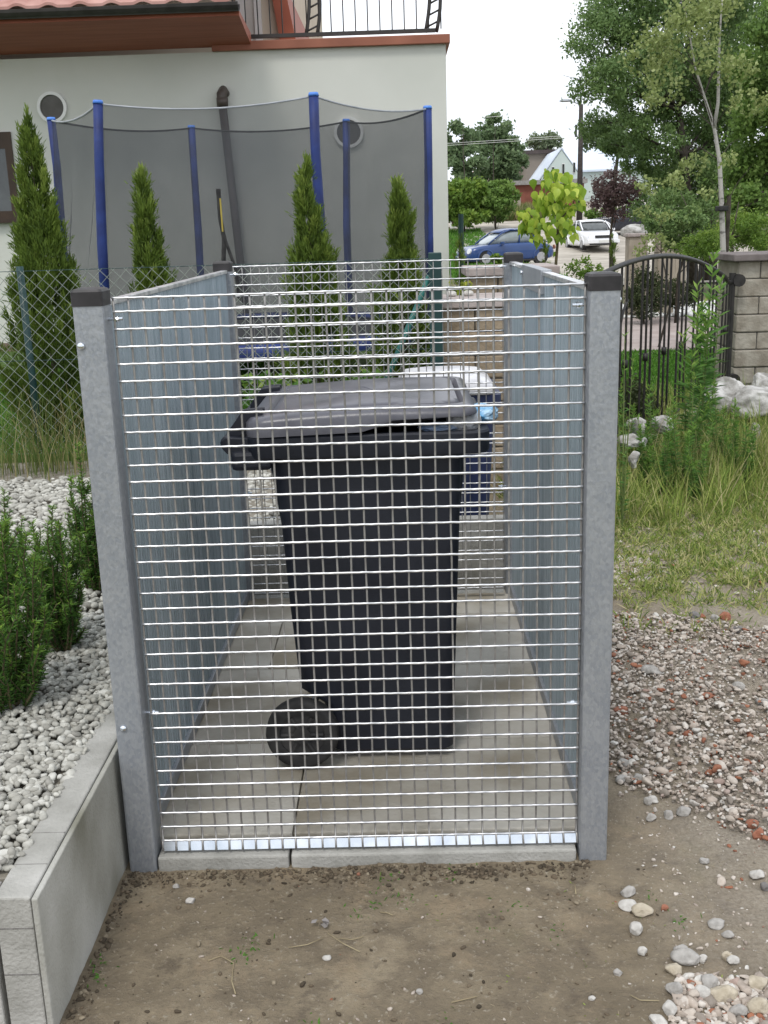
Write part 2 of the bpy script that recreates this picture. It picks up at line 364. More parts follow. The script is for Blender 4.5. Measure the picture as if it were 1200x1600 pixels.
grassy = scatter(350, .7, 2.4, 4.2, 5.3); patch = np.c_[RS.normal(.97, .09, 700), RS.normal(4.62, .12, 700)]
q = np.r_[near, main, loose, loose2, grassy, patch]
sz = np.r_[RS.gamma(2.2, .0024, len(near))+.003, RS.gamma(1.9, .0019, len(main))+.0032, RS.gamma(1.4, .0011, len(loose))+.0008, RS.gamma(1.5, .0018, len(loose2))+.0012, RS.gamma(2, .004, len(grassy))+.003, RS.uniform(.008, .014, len(patch))]
sz = np.clip(sz, 0, .03)
z = near_z(np.c_[q, np.zeros(len(q))])+sz*.25
z[len(near):len(near)+len(main)] += RS.uniform(0, .022, len(main))
V, F, r = pebbles(np.c_[q, z], sz, angular=1., flat=(.5, .85))
tag(link('rubble', V, F, RUBBLE, rnd=r), 'grey, pink and brick-red rubble gravel spread on the dirt right of the shelter', 'rubble', kind='stuff')

def stone(name, px, py, wpx, hpx, colr, label, grp=None, asp=1., seed=0, cat='stone'):
    c = G(px, py, .0); s = wpx/2*np.linalg.norm(c-CAMP)/f_
    B, F = ICO3; P = B.copy(); r_ = np.random.RandomState(seed)
    for _ in range(8):
        d = r_.normal(size=3); d /= np.linalg.norm(d); P -= np.clip(P@d-r_.uniform(.55, .85), 0, None)[:, None]*d*.85
    P *= (1+.10*vnoise(B, 1.8, seed, 3))[:, None]
    P *= np.array([s, s*asp, max(hpx/wpx, .42)*s*.9]); a = r_.uniform(-.4, .4); P = P@np.array([[math.cos(a), -math.sin(a), 0], [math.sin(a), math.cos(a), 0], [0, 0, 1]])
    P += [c[0], c[1], near_z(np.array([[c[0], c[1], 0]]))[0]+max(hpx/wpx, .42)*s*.5]
    o = link(name, P, F, colr, smooth=True); tag(o, label, cat, grp); return o
SG = mat('stone_grey', (.26, .245, .225), (.45, .43, .40), rough=.9, sc=40, bump=.5, bsc=90)
SW = mat('stone_white', (.38, .36, .33), (.60, .58, .54), rough=.85, sc=40, bump=.5, bsc=90)
SB = mat('stone_beige', (.36, .31, .23), (.53, .47, .37), rough=.9, sc=40, bump=.5, bsc=90)
SR = mat('brick_red', (.26, .10, .06), (.37, .17, .11), rough=.95, sc=50, bump=.6, bsc=120)
SD = mat('stone_dark', (.13, .12, .115), (.21, .20, .19), rough=.9, sc=40, bump=.4, bsc=90)
GR = 'larger loose stones on the dirt right of the shelter'
for i, (px, py, ww, hh, m, lb) in enumerate([
    (981, 1394, 26, 18, SG, 'grey rounded stone topmost of the little cluster by the right post foot'),
    (984, 1413, 34, 14, SW, 'long whitish curved stone just under the grey rounded one near the right post foot'),
    (1004, 1424, 32, 18, SB, 'flat cream stone beside the small red one near the right post foot'),
    (1038, 1418, 13, 12, SR, 'small round red brick pebble beside the cream stone'),
    (994, 1450, 24, 22, SW, 'white chipped stone below the cream stone cluster'),
    (1004, 1486, 15, 17, SW, 'small upright white stone left of the big oblong grey stone'),
    (1072, 1496, 42, 24, SG, 'biggest oblong grey stone in the lower right corner'),
    (1064, 1480, 22, 12, SG, 'grey stone peeking out just behind the biggest oblong stone'),
    (1097, 1495, 18, 16, SW, 'whitish stone touching the right end of the biggest oblong stone'),
    (1054, 1513, 28, 18, SB, 'beige stone just below the left end of the biggest oblong stone'),
    (1184, 1533, 36, 28, SB, 'large sandy block at the right frame edge near the bottom'),
    (1187, 1570, 34, 28, SB, 'yellowish stone slab under the large sandy block at the right edge'),
    (1137, 1490, 17, 17, SB, 'pale tan stone right of the three small white ones'),
    (1146, 1496, 18, 14, SW, 'white stone touching the pale tan one'),
    (1120, 1444, 28, 14, SG, 'long flat grey stone in the middle of the bare dirt'),
    (1137, 1459, 18, 13, SG, 'squat grey stone just below the long flat grey stone'),
    (1183, 1368, 22, 16, SW, 'white stone on bare dirt near the right edge'),
    (1196, 1385, 16, 15, SD, 'dark grey stone on bare dirt at the right edge'),
    (1101, 1341, 15, 12, SG, 'single grey stone alone on smooth dirt below the rubble'),
    (1184, 1307, 17, 26, SR, 'large orange red brick lump at the lower tip of the rubble'),
    (1176, 1285, 20, 16, SR, 'brick piece just above the large orange red lump'),
    (1069, 1268, 26, 16, SG, 'grey triangular stone at the lower rim of the rubble'),
    (1044, 1272, 16, 17, SG, 'greyish pink upright stone left of the triangular one'),
    (1017, 1276, 17, 14, SG, 'squat round grey stone at the lower left rim of the rubble'),
    (1019, 1251, 20, 14, SW, 'whitish stone just above the squat round grey one'),
    (1012, 1253, 15, 15, SG, 'grey pebble touching the whitish stone at rubble rim'),
    (972, 1218, 24, 16, SG, 'grey stone nearest the right post at mid rubble'),
    (996, 1217, 18, 15, SG, 'angular grey stone beside the one nearest the post'),
    (974, 1193, 24, 18, SG, 'light grey stone next to the right post above the others'),
    (1019, 1051, 34, 22, SG, 'long slanting light grey chunk in the upper rubble'),
    (1153, 1073, 22, 15, SG, 'whitish grey stone in the rubble toward the right edge'),
    (1193, 1095, 26, 14, SG, 'grey flat stone in rubble at the right frame edge'),
    (971, 1110, 24, 15, SR, 'orange brick chunk close to the right post'),
    (1107, 1087, 22, 14, SR, 'dark red brick chunk in the middle of the rubble'),
    (1074, 1145, 18, 14, SR, 'bright red brick chip below the middle of the rubble'),
    (1133, 962, 20, 16, SR, 'orange brick chunk at the upper rim of the rubble'),
    (1098, 962, 11, 10, SR, 'small bright red chip at the upper rim of the rubble'),
    (1117, 968, 14, 20, SG, 'upright bluish grey stone between the two upper red chips'),
    (1150, 982, 24, 14, SD, 'dark grey stone right of the upper orange brick chunk'),
    (1086, 961, 18, 13, SD, 'dark stone left of the small bright red chip'),
    (925, 1560, 11, 9, SW, 'small bright white pebble alone on the dirt left of the stone pile'),
    (510, 1491, 14, 10, SW, 'single whitish pebble on the dirt left of centre'),
    (655, 1547, 11, 9, SG, 'single grey pebble on the dirt right of centre'),
    (297, 1402, 15, 11, SW, 'largest pale pebble in the dirt below the left end of the kerb'),
    (275, 1380, 11, 9, SG, 'small grey pebble close under the left post foot'),
    (966, 1518, 14, 12, SG, 'round grey pebble left of the near stone pile'),
    (1053, 1550, 24, 26, SG, 'standing grey stone at the left side of the near stone pile'),
    (1046, 1580, 26, 22, SW, 'white rounded stone below the standing grey stone'),
    (1098, 1548, 24, 22, SW, 'whitish stone in the near pile right of the standing grey stone'),
    (1130, 1550, 40, 24, SB, 'broad sandy stone in the middle of the near pile'),
    (1108, 1533, 30, 20, SG, 'grey broken stone at the top of the near pile'),
    (1152, 1575, 30, 20, SG, 'light grey stone at the bottom right of the near pile'),
    (1028, 1596, 28, 16, SW, 'white stone cut by the bottom frame edge')]):
    stone('stone', px, py, ww, hh, m, lb, GR if px > 950 else 'single pebbles on the dirt in front of the kerb', asp=random.uniform(.7, 1.0), seed=i+3)

# ------------------------------------------------------------------ retaining walls, floor slabs, kerb
def slabwall(name, x0, x1, y0, y1, z0, z1, label, cuts=(), axis='y', parent=None):
    mb = MB(); g = .0025; pts = sorted(cuts)
    e = [(y0 if axis == 'y' else x0)]+list(pts)+[(y1 if axis == 'y' else x1)]
    root = empty(name, ((x0+x1)/2, (y0+y1)/2, z0), label, 'retaining wall')
    for a, c in zip(e[:-1], e[1:]):
        a2 = a+(g if a != e[0] else 0); c2 = c-(g if c != e[-1] else 0)
        m_ = MB(); (m_.box(x0, x1, a2, c2, z0, z1) if axis == 'y' else m_.box(a2, c2, y0, y1, z0, z1)); m_.build('kerb_block', CONC, root, bevel=.004)
    return root
wl = slabwall('retaining_wall', -.795, -.7245, 1.765, 2.62, -.1, .30, 'pale concrete block wall faced with a thin slab, holding up white pebbles left of the shelter')
MB().box(-.7225, -.710, 1.763, 2.60, -.1, .2975).build('face_slab', CONC2, wl, bevel=.003)
for y_ in (1.875, 1.99): MB().box(-.793, -.726, y_, y_+.0016, .2995, .3003).build('mortar_joint', SD, wl)
for z_ in (.232, .13): MB().box(-.793, -.726, 1.7643, 1.7655, z_, z_+.002).build('mortar_joint', SD, wl)
slabwall('retaining_wall', -3.2, -.806, 1.765, 1.845, -.1, .285, 'concrete kerb wall running off to the left at the bottom left corner', (-1.8,), 'x')
slabwall('retaining_wall', -.80, .62, 4.215, 4.275, -.1, .345, 'low concrete kerb wall just behind the rear mesh of the shelter', (.1,), 'x')
slabwall('retaining_wall', -.79, -.71, 2.63, 4.21, -.1, .275, 'concrete kerb wall along the outside of the left side panel')
def slab(name, x0, x1, y0, y1, z, kind=True):
    return tag(MB().box(x0, x1, y0, y1, -.08, z).build(name, FLOORM, bevel=.004), kind='structure')
XL, XR, YF, YB, HP, WP = -.696, .4697, 2.3168, 4.1445, 1.392, .066
ys = [2.388, 2.88, 3.43, 3.93, 4.2]; xs = [-.63, -.30, .40]
for i in range(4):
    off = (.0, .1, -.18, .05)[i]
    for a, c in ((xs[0]-.03, xs[1]+off), (xs[1]+off, .44)):
        slab('floor_slab', a+.0015, c-.0015, ys[i]+.0015, ys[i+1]-.0015, .045+RS.uniform(-.001, .001))
for a, c in ((-.628, -.305), (-.3, .397)):
    tag(MB().box(a+.001, c, 2.322, 2.388, -.08, .024).build('kerb', CONC, bevel=.005), kind='structure')

# ------------------------------------------------------------------ the bin shelter
sh = empty('bin_shelter', ((XL+XR)/2, (YF+YB)/2, 0), 'galvanised steel bin shelter with ribbed side panels and wire mesh front and back', 'bin shelter')
posts = {}
for nx, x0 in (('l', XL), ('r', XR-WP)):
    for ny, y0 in (('f', YF), ('b', YB)):
        p = MB().box(x0, x0+WP, y0, y0+.07, -.05, HP-.03).build('post', GALV, sh, bevel=.006)
        c = MB(); c.loft([rring(x0-.0015, x0+WP+.0015, y0-.0015, y0+.0715, z_, .006, 3) for z_ in (HP-.036, HP-.006)]+[rring(x0+.002, x0+WP-.002, y0+.002, y0+.068, HP-.001, .006, 3), rring(x0+.012, x0+WP-.012, y0+.012, y0+.058, HP+.002, .006, 3)])
        c.build('post_cap', CAP, p, smooth=False)
def corr(xc, y0, y1, z0, z1, pitch=.026, amp=.0045, th=.003):
    prof = []; y = y0; k = 0
    while y < y1-1e-6:
        for dy, dx in ((0, -amp), (.32, -amp), (.5, amp), (.82, amp)):
            if y+dy*pitch < y1: prof.append((xc+dx*(.85+.3*((k*7) % 5)/5), y+dy*pitch))
        y += pitch; k += 1
    V = []; n = len(prof)
    for x, y in prof: V += [(x, y, z0), (x, y, z1), (x+th, y, z0), (x+th, y, z1)]
    F = []
    for i in range(n-1):
        a = 4*i; c = a+4; F += [(a, c, c+1, a+1), (a+2, a+3, c+3, c+2), (a+1, c+1, c+3, a+3)]
    return V, F
for sgn, xc in ((-1, XL+WP-.026), (1, XR-WP+.026)):
    segs = [(YF+.07, 3.23), (3.235, YB)]
    ro = empty('side_panel', (0, 0, 0)); ro.parent = sh; ro.location = Vector((xc, (YF+YB)/2, .07))-sh.location
    for a, c in segs:
        V, F = corr(xc, a, c, .075, 1.352, pitch=.026 if a < 3 or sgn < 0 else .045, amp=.0045 if a < 3 or sgn < 0 else .0025)
        link('ribbed_sheet', V, F, PANEL, ro)
    MB().box(xc-.011, xc+.014, YF+.071, YB-.001, 1.349, 1.361).build('top_channel', WIRE, ro, bevel=.002)
    MB().box(xc-.013, xc+.016, YF+.071, YB-.001, .052, .092).build('bottom_channel', GALV, ro, bevel=.002)
    if sgn > 0:
        MB().box(xc-.016, xc+.017, 3.2, 3.68, 1.295, 1.366).build('joint_plate', GALV, ro, bevel=.002)
        disc((xc-.019, 3.66, 1.34), (1, 0, 0), .007, .008, 10).build('bolt', ZINC, ro, smooth=True)
def grate(y, x0, x1, z0, z1, rows, cols, rh, rv, ends=False):
    m_ = MB(); cw = (x1-x0)/cols; zs = [z1]+[z1-.029-(z1-.029-z0)*i/(rows-2) for i in range(rows-1)]
    for z in zs:
        pts = []; ph = RS.uniform(-.4, .4)
        for k in range(cols*4+1):
            x = x0-.002+(cw*cols+.004)*k/(cols*4); cyc = k % 4
            pts.append((x, y-rv-.0008-(.0007 if cyc == 0 else 0)+RS.normal(0, .0001), z+ph*.001*math.sin(k*.07)+(.0005 if cyc == 0 else (-.0003 if cyc == 2 else 0))+RS.normal(0, .00010)))
        m_.tube(pts, rh, 6)
    hz = m_
    v_ = MB()
    for i in range(cols+1):
        x = x0+cw*i; pts = [(x+RS.normal(0, .0003), y+.0006*(j % 2), z) for j, z in enumerate(zs)]; pts[0] = (pts[0][0], pts[0][1], z1+.001)
        if ends: pts += [(x+.0003, y-.0085, .0535), (x+.0006, y-.0100, .045), (x+.001, y-.0170, .034)]
        v_.tube(pts, rv, 6)
    return hz, v_
gf = empty('mesh_front', (0, 0, 0)); gf.parent = sh; gf.location = Vector((-.1, 2.35, .035))-sh.location
hz_, vt_ = grate(2.352, -.616, .400, .056, 1.370, 36, 31, .0027, .0026, ends=True)
hz_.V += []; hz_.build('horizontal_wires', WIRE, gf, smooth=True); vt_.build('vertical_wires', mat('shaded_wire', (.25, .24, .23), (.38, .37, .355), rough=.42, metal=.5, sc=30), gf, smooth=True)  # verticals are the same wire; their shaded look is put into a darker colour
m_ = MB(); a = MB()
m_.add([(-.616, 2.3465, .0535), (.400, 2.3465, .0535), (.400, 2.339, .033), (-.616, 2.339, .033), (-.616, 2.3495, .0535), (.400, 2.3495, .0535), (.400, 2.342, .033), (-.616, 2.342, .033)],
       [(0, 3, 2, 1), (4, 5, 6, 7), (0, 1, 5, 4), (3, 7, 6, 2), (0, 4, 7, 3), (1, 2, 6, 5)])
m_.build('bottom_angle', ZINC, gf)
gb = empty('mesh_back', (0, 0, 0)); gb.parent = sh; gb.location = Vector((-.1, 4.12, .09))-sh.location
hb, vb = grate(4.118, -.616, .392, .085, 1.374, 34, 31, .0024, .0018)
hb.build('horizontal_wires', WIRE, gb, smooth=True); vb.build('vertical_wires', bpy.data.materials['shaded_wire'], gb, smooth=True)
MB().box(-.616, .392, 4.112, 4.116, .062, .078).build('bottom_angle', ZINC, gb)
def bolt(c, n, r=.008):
    b_ = MB(); c = np.array(c, float); n = np.array(n, float)
    b_.tube([c, c+n*.0035, c+n*.006, c+n*.0072], [r, r*.95, r*.6, r*.1], 14); b_.build('bolt', ZINC, sh, smooth=True)
for px, py in ((127, 541), (193, 1138)):
    p = W(px, py, YF); bolt(p, (0, -1, 0), .0085)
bolt((XL, YF+.03, W(118, 508, YF)[2]), (-1, 0, 0)); bolt((XR, YF+.03, W(965, 470, YF)[2]), (1, 0, 0))
for y_, zz, inn in ((2.352, (1.325, .395), 1), (4.118, (1.345, .5), -1)):
    for sx, xp in ((1, XL+WP), (-1, XR-WP)):
        for z_ in zz:
            h_ = MB(); yy = y_+.007*1
            h_.tube([(xp, yy, z_), (xp+sx*.030, yy, z_)], .0035, 8); h_.tube([(xp+sx*.013, yy, z_), (xp+sx*.021, yy, z_)], .0075, 6)
            h_.tube([(xp+sx*.016, yy, z_), (xp+sx*.016, yy-.010, z_-.002)], .003, 6)
            h_.build('eye_bolt', ZINC, sh)

# ------------------------------------------------------------------ the wheeled bin
bn = empty('wheeled_bin', (-.09, 3.0, .05), 'black two-wheeled rubbish bin with grey lid propped ajar inside the shelter', 'wheelie bin')
secs = [(.064, -.205, .112, 2.775, 3.215), (.075, -.222, .124, 2.765, 3.225), (.215, -.240, .127, 2.762, 3.228), (.262, -.304, .129, 2.76, 3.23), (.5, -.320, .138, 2.755, 3.24), (.80, -.333, .150, 2.748, 3.255), (.93, -.343, .158, 2.744, 3.262)]
rings = [rring(a, c, d, e, z, .035) for z, a, c, d, e in secs]
rings += [rring(-.405, .224, 2.706, 3.30, .932, .045), rring(-.407, .226, 2.704, 3.302, .938, .045), rring(-.407, .226, 2.704, 3.302, .985, .045), rring(-.402, .221, 2.709, 3.297, .990, .043), rring(-.385, .205, 2.726, 3.28, .990, .04), rring(-.36, .17, 2.75, 3.255, .96, .04), rring(-.30, .12, 2.78, 3.22, .45, .04)]
m_ = MB(); m_.loft(rings, True, True)
body = m_.build('body', BINM, bn); body.data.polygons.foreach_set('use_smooth', [True]*len(body.data.polygons))
es = body.modifiers.new('es', 'EDGE_SPLIT'); es.split_angle = math.radians(38)
# hinge handle at the left end
m_ = MB()
m_.tube([(-.455, 2.73, .972), (-.455, 3.275, .972)], .017, 12)
for y in (2.735, 3.27, 2.92, 3.08):
    m_.loft([[(-.395, y+s*.012, z) for s, z in ((-1, .985), (1, .985), (1, .925), (-1, .925))], [(-.455, y+s*.012, z) for s, z in ((-1, .988), (1, .988), (1, .945), (-1, .945))], [(-.468, y+s*.011, z) for s, z in ((-1, .98), (1, .98), (1, .96), (-1, .96))]])
m_.build('handle', BINM, bn, bevel=.003)
for y in (2.712, 3.225): MB().box(-.445, -.34, y, y+.068, .90, .952).build('handle_bracket', BINM, bn, bevel=.012)
# lid: hinged at the left, lifted at the right end
HX, HZ = -.425, 1.005
def lr(p, ang):
    x, y, z = p; dx, dz = x-HX, z-HZ; c, s_ = math.cos(ang), math.sin(ang); return (HX+dx*c-dz*s_, y, HZ+dx*s_+dz*c)
def lring(x0, x1, y0, y1, z, r=.05, arch=0, bow=0):
    R = []
    for x, y, zz in rring(x0, x1, y0, y1, z, r, 7):
        R.append((x, y, zz))
    # densify the long sides
    out = []
    n = len(R)
    for i in range(n):
        a_, c_ = R[i], R[(i+1) % n]; out.append(a_)
        if i % 8 == 7:
            for k in range(1, 12): out.append(tuple(a_[j]+(c_[j]-a_[j])*k/12 for j in range(3)))
    res = []
    for x, y, zz in out:
        u = (x-x0)/(x1-x0)
        if arch: zz += arch*max(0, min(1, (u-.52)/.12))*(1 if u < .97 else 1)
        zz += bow*math.sin(PI*min(max(u, 0), 1))
        res.append(lr((x, y, zz), .030))
    return res
lx0, lx1, ly0, ly1 = -.405, .195, 2.700, 3.306
rg = [lring(lx0+.006, lx1-.006, ly0+.006, ly1-.006, .990, .05, .022), lring(lx0, lx1, ly0, ly1, .987, .05, .026), lring(lx0, lx1, ly0, ly1, .998, .05, .020),
      lring(lx0+.002, lx1-.002, ly0+.003, ly1-.003, 1.022, .05, 0, .004), lring(lx0+.014, lx1-.010, ly0+.012, ly1-.012, 1.034, .05, 0, .006), lring(lx0+.050, lx1-.030, ly0+.045, ly1-.045, 1.038, .05, 0, .008),
      lring(lx0+.060, lx1-.038, ly0+.052, ly1-.052, 1.024, .05, 0, .008),
      lring(lx0+.068, lx1-.046, ly0+.058, ly1-.058, 1.039, .05, 0, .006), lring(lx0+.085, lx1-.065, ly0+.075, ly1-.075, 1.043, .05, 0, .007), lring(lx0+.16, lx1-.15, ly0+.15, ly1-.15, 1.045, .05, 0, .008), lring(lx0+.27, lx1-.27, ly0+.27, ly1-.27, 1.046, .02, 0, .010)]
m_ = MB(); m_.loft(rg, True, True); lid = m_.build('lid', LIDM, bn, smooth=True)
es = lid.modifiers.new('es', 'EDGE_SPLIT'); es.split_angle = math.radians(50)
for y in (2.76, 2.80, 3.19, 3.23):   # lid hinge arms
    m_ = MB(); m_.loft([[(-.36, y+s*.010, z) for s, z in ((-1, 1.052), (1, 1.052), (1, 1.01), (-1, 1.01))], [(-.415, y+s*.010, z) for s, z in ((-1, 1.048), (1, 1.048), (1, .99), (-1, .99))], [(-.452, y+s*.009, z) for s, z in ((-1, 1.0), (1, 1.0), (1, .96), (-1, .96))]]); m_.build('hinge', BINM, bn, bevel=.003)
for y0, y1, cx in ((2.698, 2.752, -.298), (3.20, 3.25, -.255)):
    wh = MB(); cz, R_ = .152, .101; yr = [(y0, R_*.86), (y0+.006, R_*.97), (y0+.015, R_), (y1-.015, R_), (y1-.006, R_*.97), (y1, R_*.86)]
    rr_ = [[(cx+r_*math.cos(a), y, cz+r_*math.sin(a)) for a in np.linspace(0, 2*PI, 33)[:-1]] for y, r_ in [(y0+.008, R_*.62)]+yr+[(y1-.008, R_*.62)]]
    wh.loft(rr_, False, False); ty = wh.build('wheel', RUBM, bn, smooth=True)
    rm = MB(); rm.tube([(cx, y0+.014, cz), (cx, y1-.014, cz)], R_*.63, 28); rm.tube([(cx, y0+.004, cz), (cx, y0+.02, cz)], R_*.24, 16)
    for k in range(6):
        a = k*PI/3; rm.tube([(cx+R_*.2*math.cos(a), y0+.012, cz+R_*.2*math.sin(a)), (cx+R_*.58*math.cos(a), y0+.012, cz+R_*.58*math.sin(a))], .006, 6)
    rm.build('rim', RIMM, ty)
MB().tube([(-.298, 2.72, .152), (-.255, 3.22, .152)], .011, 10).build('axle', GALV, bn, smooth=True)

def bag(name, c, s, m, label, seed=1, cr=.16):
    B, F = ico(4); P = B*np.array(s)
    n = vnoise(B*1.0, 2.2, seed, 4); ridg = 1-np.abs(vnoise(B, 3.1, seed+5, 3))*2
    P = P*(1+cr*n+cr*.5*ridg)[:, None]+np.array(c)
    return tag(link(name, P, F, m, smooth=True), label, 'plastic bag')
BLUEB = mat('blue_plastic', (.10, .35, .62), (.55, .72, .85), rough=.25, sc=22, spec=.6, mix=(.45, .7))
WHITEB = mat('white_plastic', (.50, .50, .52), (.72, .72, .74), rough=.35, sc=12, spec=.6)
LBLUEB = mat('pale_blue_plastic', (.22, .33, .52), (.42, .52, .68), rough=.3, sc=20)
bag('plastic_bag', (.215, 2.86, 1.010), (.042, .06, .024), BLUEB, 'glossy light blue plastic bag poking out at the right end of the bin lid', 3)
bag('plastic_bag', (.165, 2.82, 1.000), (.045, .07, .034), WHITEB, 'whitish plastic bag squeezed under the right end of the bin lid', 6)
bag('plastic_bag', (.10, 2.79, .988), (.055, .04, .012), LBLUEB, 'pale blue plastic film lying flat on the rim under the raised lid', 9)

# navy bin standing behind
nb = empty('wheeled_bin', (.2, 4.75, 0), 'navy blue bin with pale lid standing behind the rear mesh', 'wheelie bin')
NAVY = mat('navy_plastic', (.012, .02, .06), (.02, .03, .085), rough=.45, sc=5)
m_ = MB(); m_.loft([rring(.04+.0*z, .36+.055*z, 4.58, 5.0, z, .03) for z in (.02, .2, .5, .74)]+[rring(.0, .425, 4.53, 5.04, z, .03) for z in (.745, .80)]); m_.build('body', NAVY, nb, smooth=False)
m_ = MB(); m_.loft([rring(-.01, .40, 4.52, 5.05, .803, .05), rring(-.01, .40, 4.52, 5.05, .83, .05), rring(.02, .36, 4.55, 5.0, .865, .06), rring(.08, .30, 4.62, 4.9, .882, .06)])
m_.build('lid', WHITEB, nb, smooth=True)
m_ = MB(); m_.tube([(.02, 5.06, .78), (.40, 5.06, .78)], .014, 8); m_.build('handle', NAVY, nb)
for x in (.03, .37): disc((x, 5.0, .1), (1, 0, 0), .1, .04, 20).build('wheel', RUBM, nb)
# ------------------------------------------------------------------ foliage tools
def blades(C, D, length, width, bend=0, rnd=None, flat=False):
    """narrow leaves: C bases, D unit directions; 5-vertex pointed blades -> quads+tri as two quads"""
    n = len(C); length = np.broadcast_to(length, n); width = np.broadcast_to(width, n)
    sd = np.cross(D, RS.normal(size=(n, 3))); sd /= np.maximum(np.linalg.norm(sd, axis=1, keepdims=True), 1e-6)
    g = np.array([0, 0, -1.])*np.broadcast_to(bend, n)[:, None]
    mid = C+D*(length*.5)[:, None]+g*(length*.25)[:, None]; tip = C+D*length[:, None]+g*length[:, None]
    a = C-sd*(width*.25)[:, None]; b_ = C+sd*(width*.25)[:, None]; m1 = mid-sd*(width*.5)[:, None]; m2 = mid+sd*(width*.5)[:, None]
    V = np.stack([a, b_, m2, tip, m1], 1).reshape(-1, 3); i = np.arange(n)*5
    F = np.stack([np.c_[i, i+1, i+2, i+4]], 1).reshape(-1, 4); F = np.r_[F, np.c_[i+4, i+2, i+3, i+3]]
    # triangles as separate list
    return V, np.r_[np.c_[i, i+1, i+2], np.c_[i, i+2, i+4], np.c_[i+4, i+2, i+3]], np.repeat(RS.uniform(0, 1, n) if rnd is None else rnd, 5)
def leaves(C, size, rnd=None, asp=.55, Nn=None, droop=0):
    """diamond leaves, random orientation"""
    n = len(C); size = np.broadcast_to(size, n); d = RS.normal(size=(n, 3)); d[:, 2] -= droop; d /= np.linalg.norm(d, axis=1, keepdims=True)
    q = RS.normal(size=(n, 3)); q[:, 2] *= .6; sdv = np.cross(d, q); sdv /= np.maximum(np.linalg.norm(sdv, axis=1, keepdims=True), 1e-6)
    V = np.stack([C-d*size[:, None]*.5, C+sdv*(size*asp*.5)[:, None]-d*size[:, None]*.05, C+d*size[:, None]*.5, C-sdv*(size*asp*.5)[:, None]-d*size[:, None]*.05], 1).reshape(-1, 3)
    i = np.arange(n)*4; return V, np.c_[i, i+1, i+2, i+3], np.repeat(RS.uniform(0, 1, n) if rnd is None else np.clip(rnd, 0, 1), 4)
def unit(a): return a/np.maximum(np.linalg.norm(a, axis=-1, keepdims=True), 1e-9)
BARK = mat('bark', (.035, .028, .022), (.09, .075, .06), rough=.95, sc=12, bump=.7, bsc=30)
BIRCH = mat('birch_bark', (.42, .40, .37), (.16, .15, .14), rough=.8, sc=9, mix=(.58, .70), stretch=(1, 1, 3))
STEMM = mat('brown_stem', (.07, .055, .03), (.12, .10, .05), rough=.9, sc=20)
GREENSTEM = mat('green_stem', (.10, .15, .04), (.16, .2, .06), rough=.8, sc=20)
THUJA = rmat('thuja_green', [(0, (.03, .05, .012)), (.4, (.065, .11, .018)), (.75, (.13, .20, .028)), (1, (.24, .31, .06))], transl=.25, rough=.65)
YEW = rmat('yew_green', [(0, (.03, .075, .02)), (.45, (.075, .17, .03)), (.75, (.13, .25, .035)), (1, (.28, .40, .06))], transl=.25, rough=.5)

def thuja(px, ybase, ytop, wpx, d, label, n=15000, z0=.34, lean=0, grp='thujas planted in a row along the fence'):
    c = W(px, 400, d); X, Y = c[0], d; top = W(px, ytop, d)[2]; H = top-z0; R_ = wpx/2*d/f_
    ro = empty('thuja', (X, Y, z0), label, 'conifer', grp)
    MB().tube([(X, Y, z0-.05), (X+lean*.5, Y, z0+H*.5), (X+lean, Y, z0+H*.9)], [.02, .013, .003], 6).build('trunk', BARK, ro)
    seed = int(px); rs = np.random.RandomState(seed); ns = max(60, n//110); m = n//ns
    prof = lambda u: np.where(u < .12, .75+u*2.0, 1-np.clip((u-.12)/.88, 0, 1)**1.15*.97)
    hk = rs.beta(1.1, 1.45, ns); ak = rs.uniform(0, 2*PI, ns); big_ = 1+.30*vnoise(np.c_[np.cos(ak)*1.0, np.sin(ak)*1.0, hk*H*2.4], 1.3, seed, 2)
    rk = R_*.95*prof(hk)*big_*np.sqrt(rs.uniform(.12, 1, ns)); lk = rs.uniform(.08, .20, ns)*(.6+.5*min(1.3, H/1.6))*(1-.45*hk); tk = rs.uniform(-.15, .17, ns)
    dk = unit(np.c_[np.cos(ak)*.38*(1-.8*hk), np.sin(ak)*.38*(1-.8*hk), np.ones(ns)]+rs.normal(0, .12, (ns, 3)))
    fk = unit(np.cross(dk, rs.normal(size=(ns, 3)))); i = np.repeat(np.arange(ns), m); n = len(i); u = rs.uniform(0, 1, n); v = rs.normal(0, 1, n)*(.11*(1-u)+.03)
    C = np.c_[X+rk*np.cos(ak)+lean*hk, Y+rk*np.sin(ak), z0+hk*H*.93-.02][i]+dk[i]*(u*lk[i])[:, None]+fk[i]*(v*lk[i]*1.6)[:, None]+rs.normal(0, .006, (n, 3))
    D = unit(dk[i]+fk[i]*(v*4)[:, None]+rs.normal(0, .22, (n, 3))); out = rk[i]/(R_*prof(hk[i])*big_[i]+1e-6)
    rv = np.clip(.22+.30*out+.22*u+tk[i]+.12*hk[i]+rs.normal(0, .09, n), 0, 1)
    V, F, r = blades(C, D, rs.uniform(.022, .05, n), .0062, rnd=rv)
    # flat sprays
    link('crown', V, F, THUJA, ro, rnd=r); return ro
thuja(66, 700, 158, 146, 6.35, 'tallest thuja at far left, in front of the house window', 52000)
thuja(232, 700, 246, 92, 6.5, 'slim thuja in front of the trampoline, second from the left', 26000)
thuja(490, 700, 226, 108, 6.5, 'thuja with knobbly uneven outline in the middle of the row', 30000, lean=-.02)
thuja(630, 700, 268, 112, 6.5, 'thuja nearest the green corner post of the fence', 30000, lean=-.015)

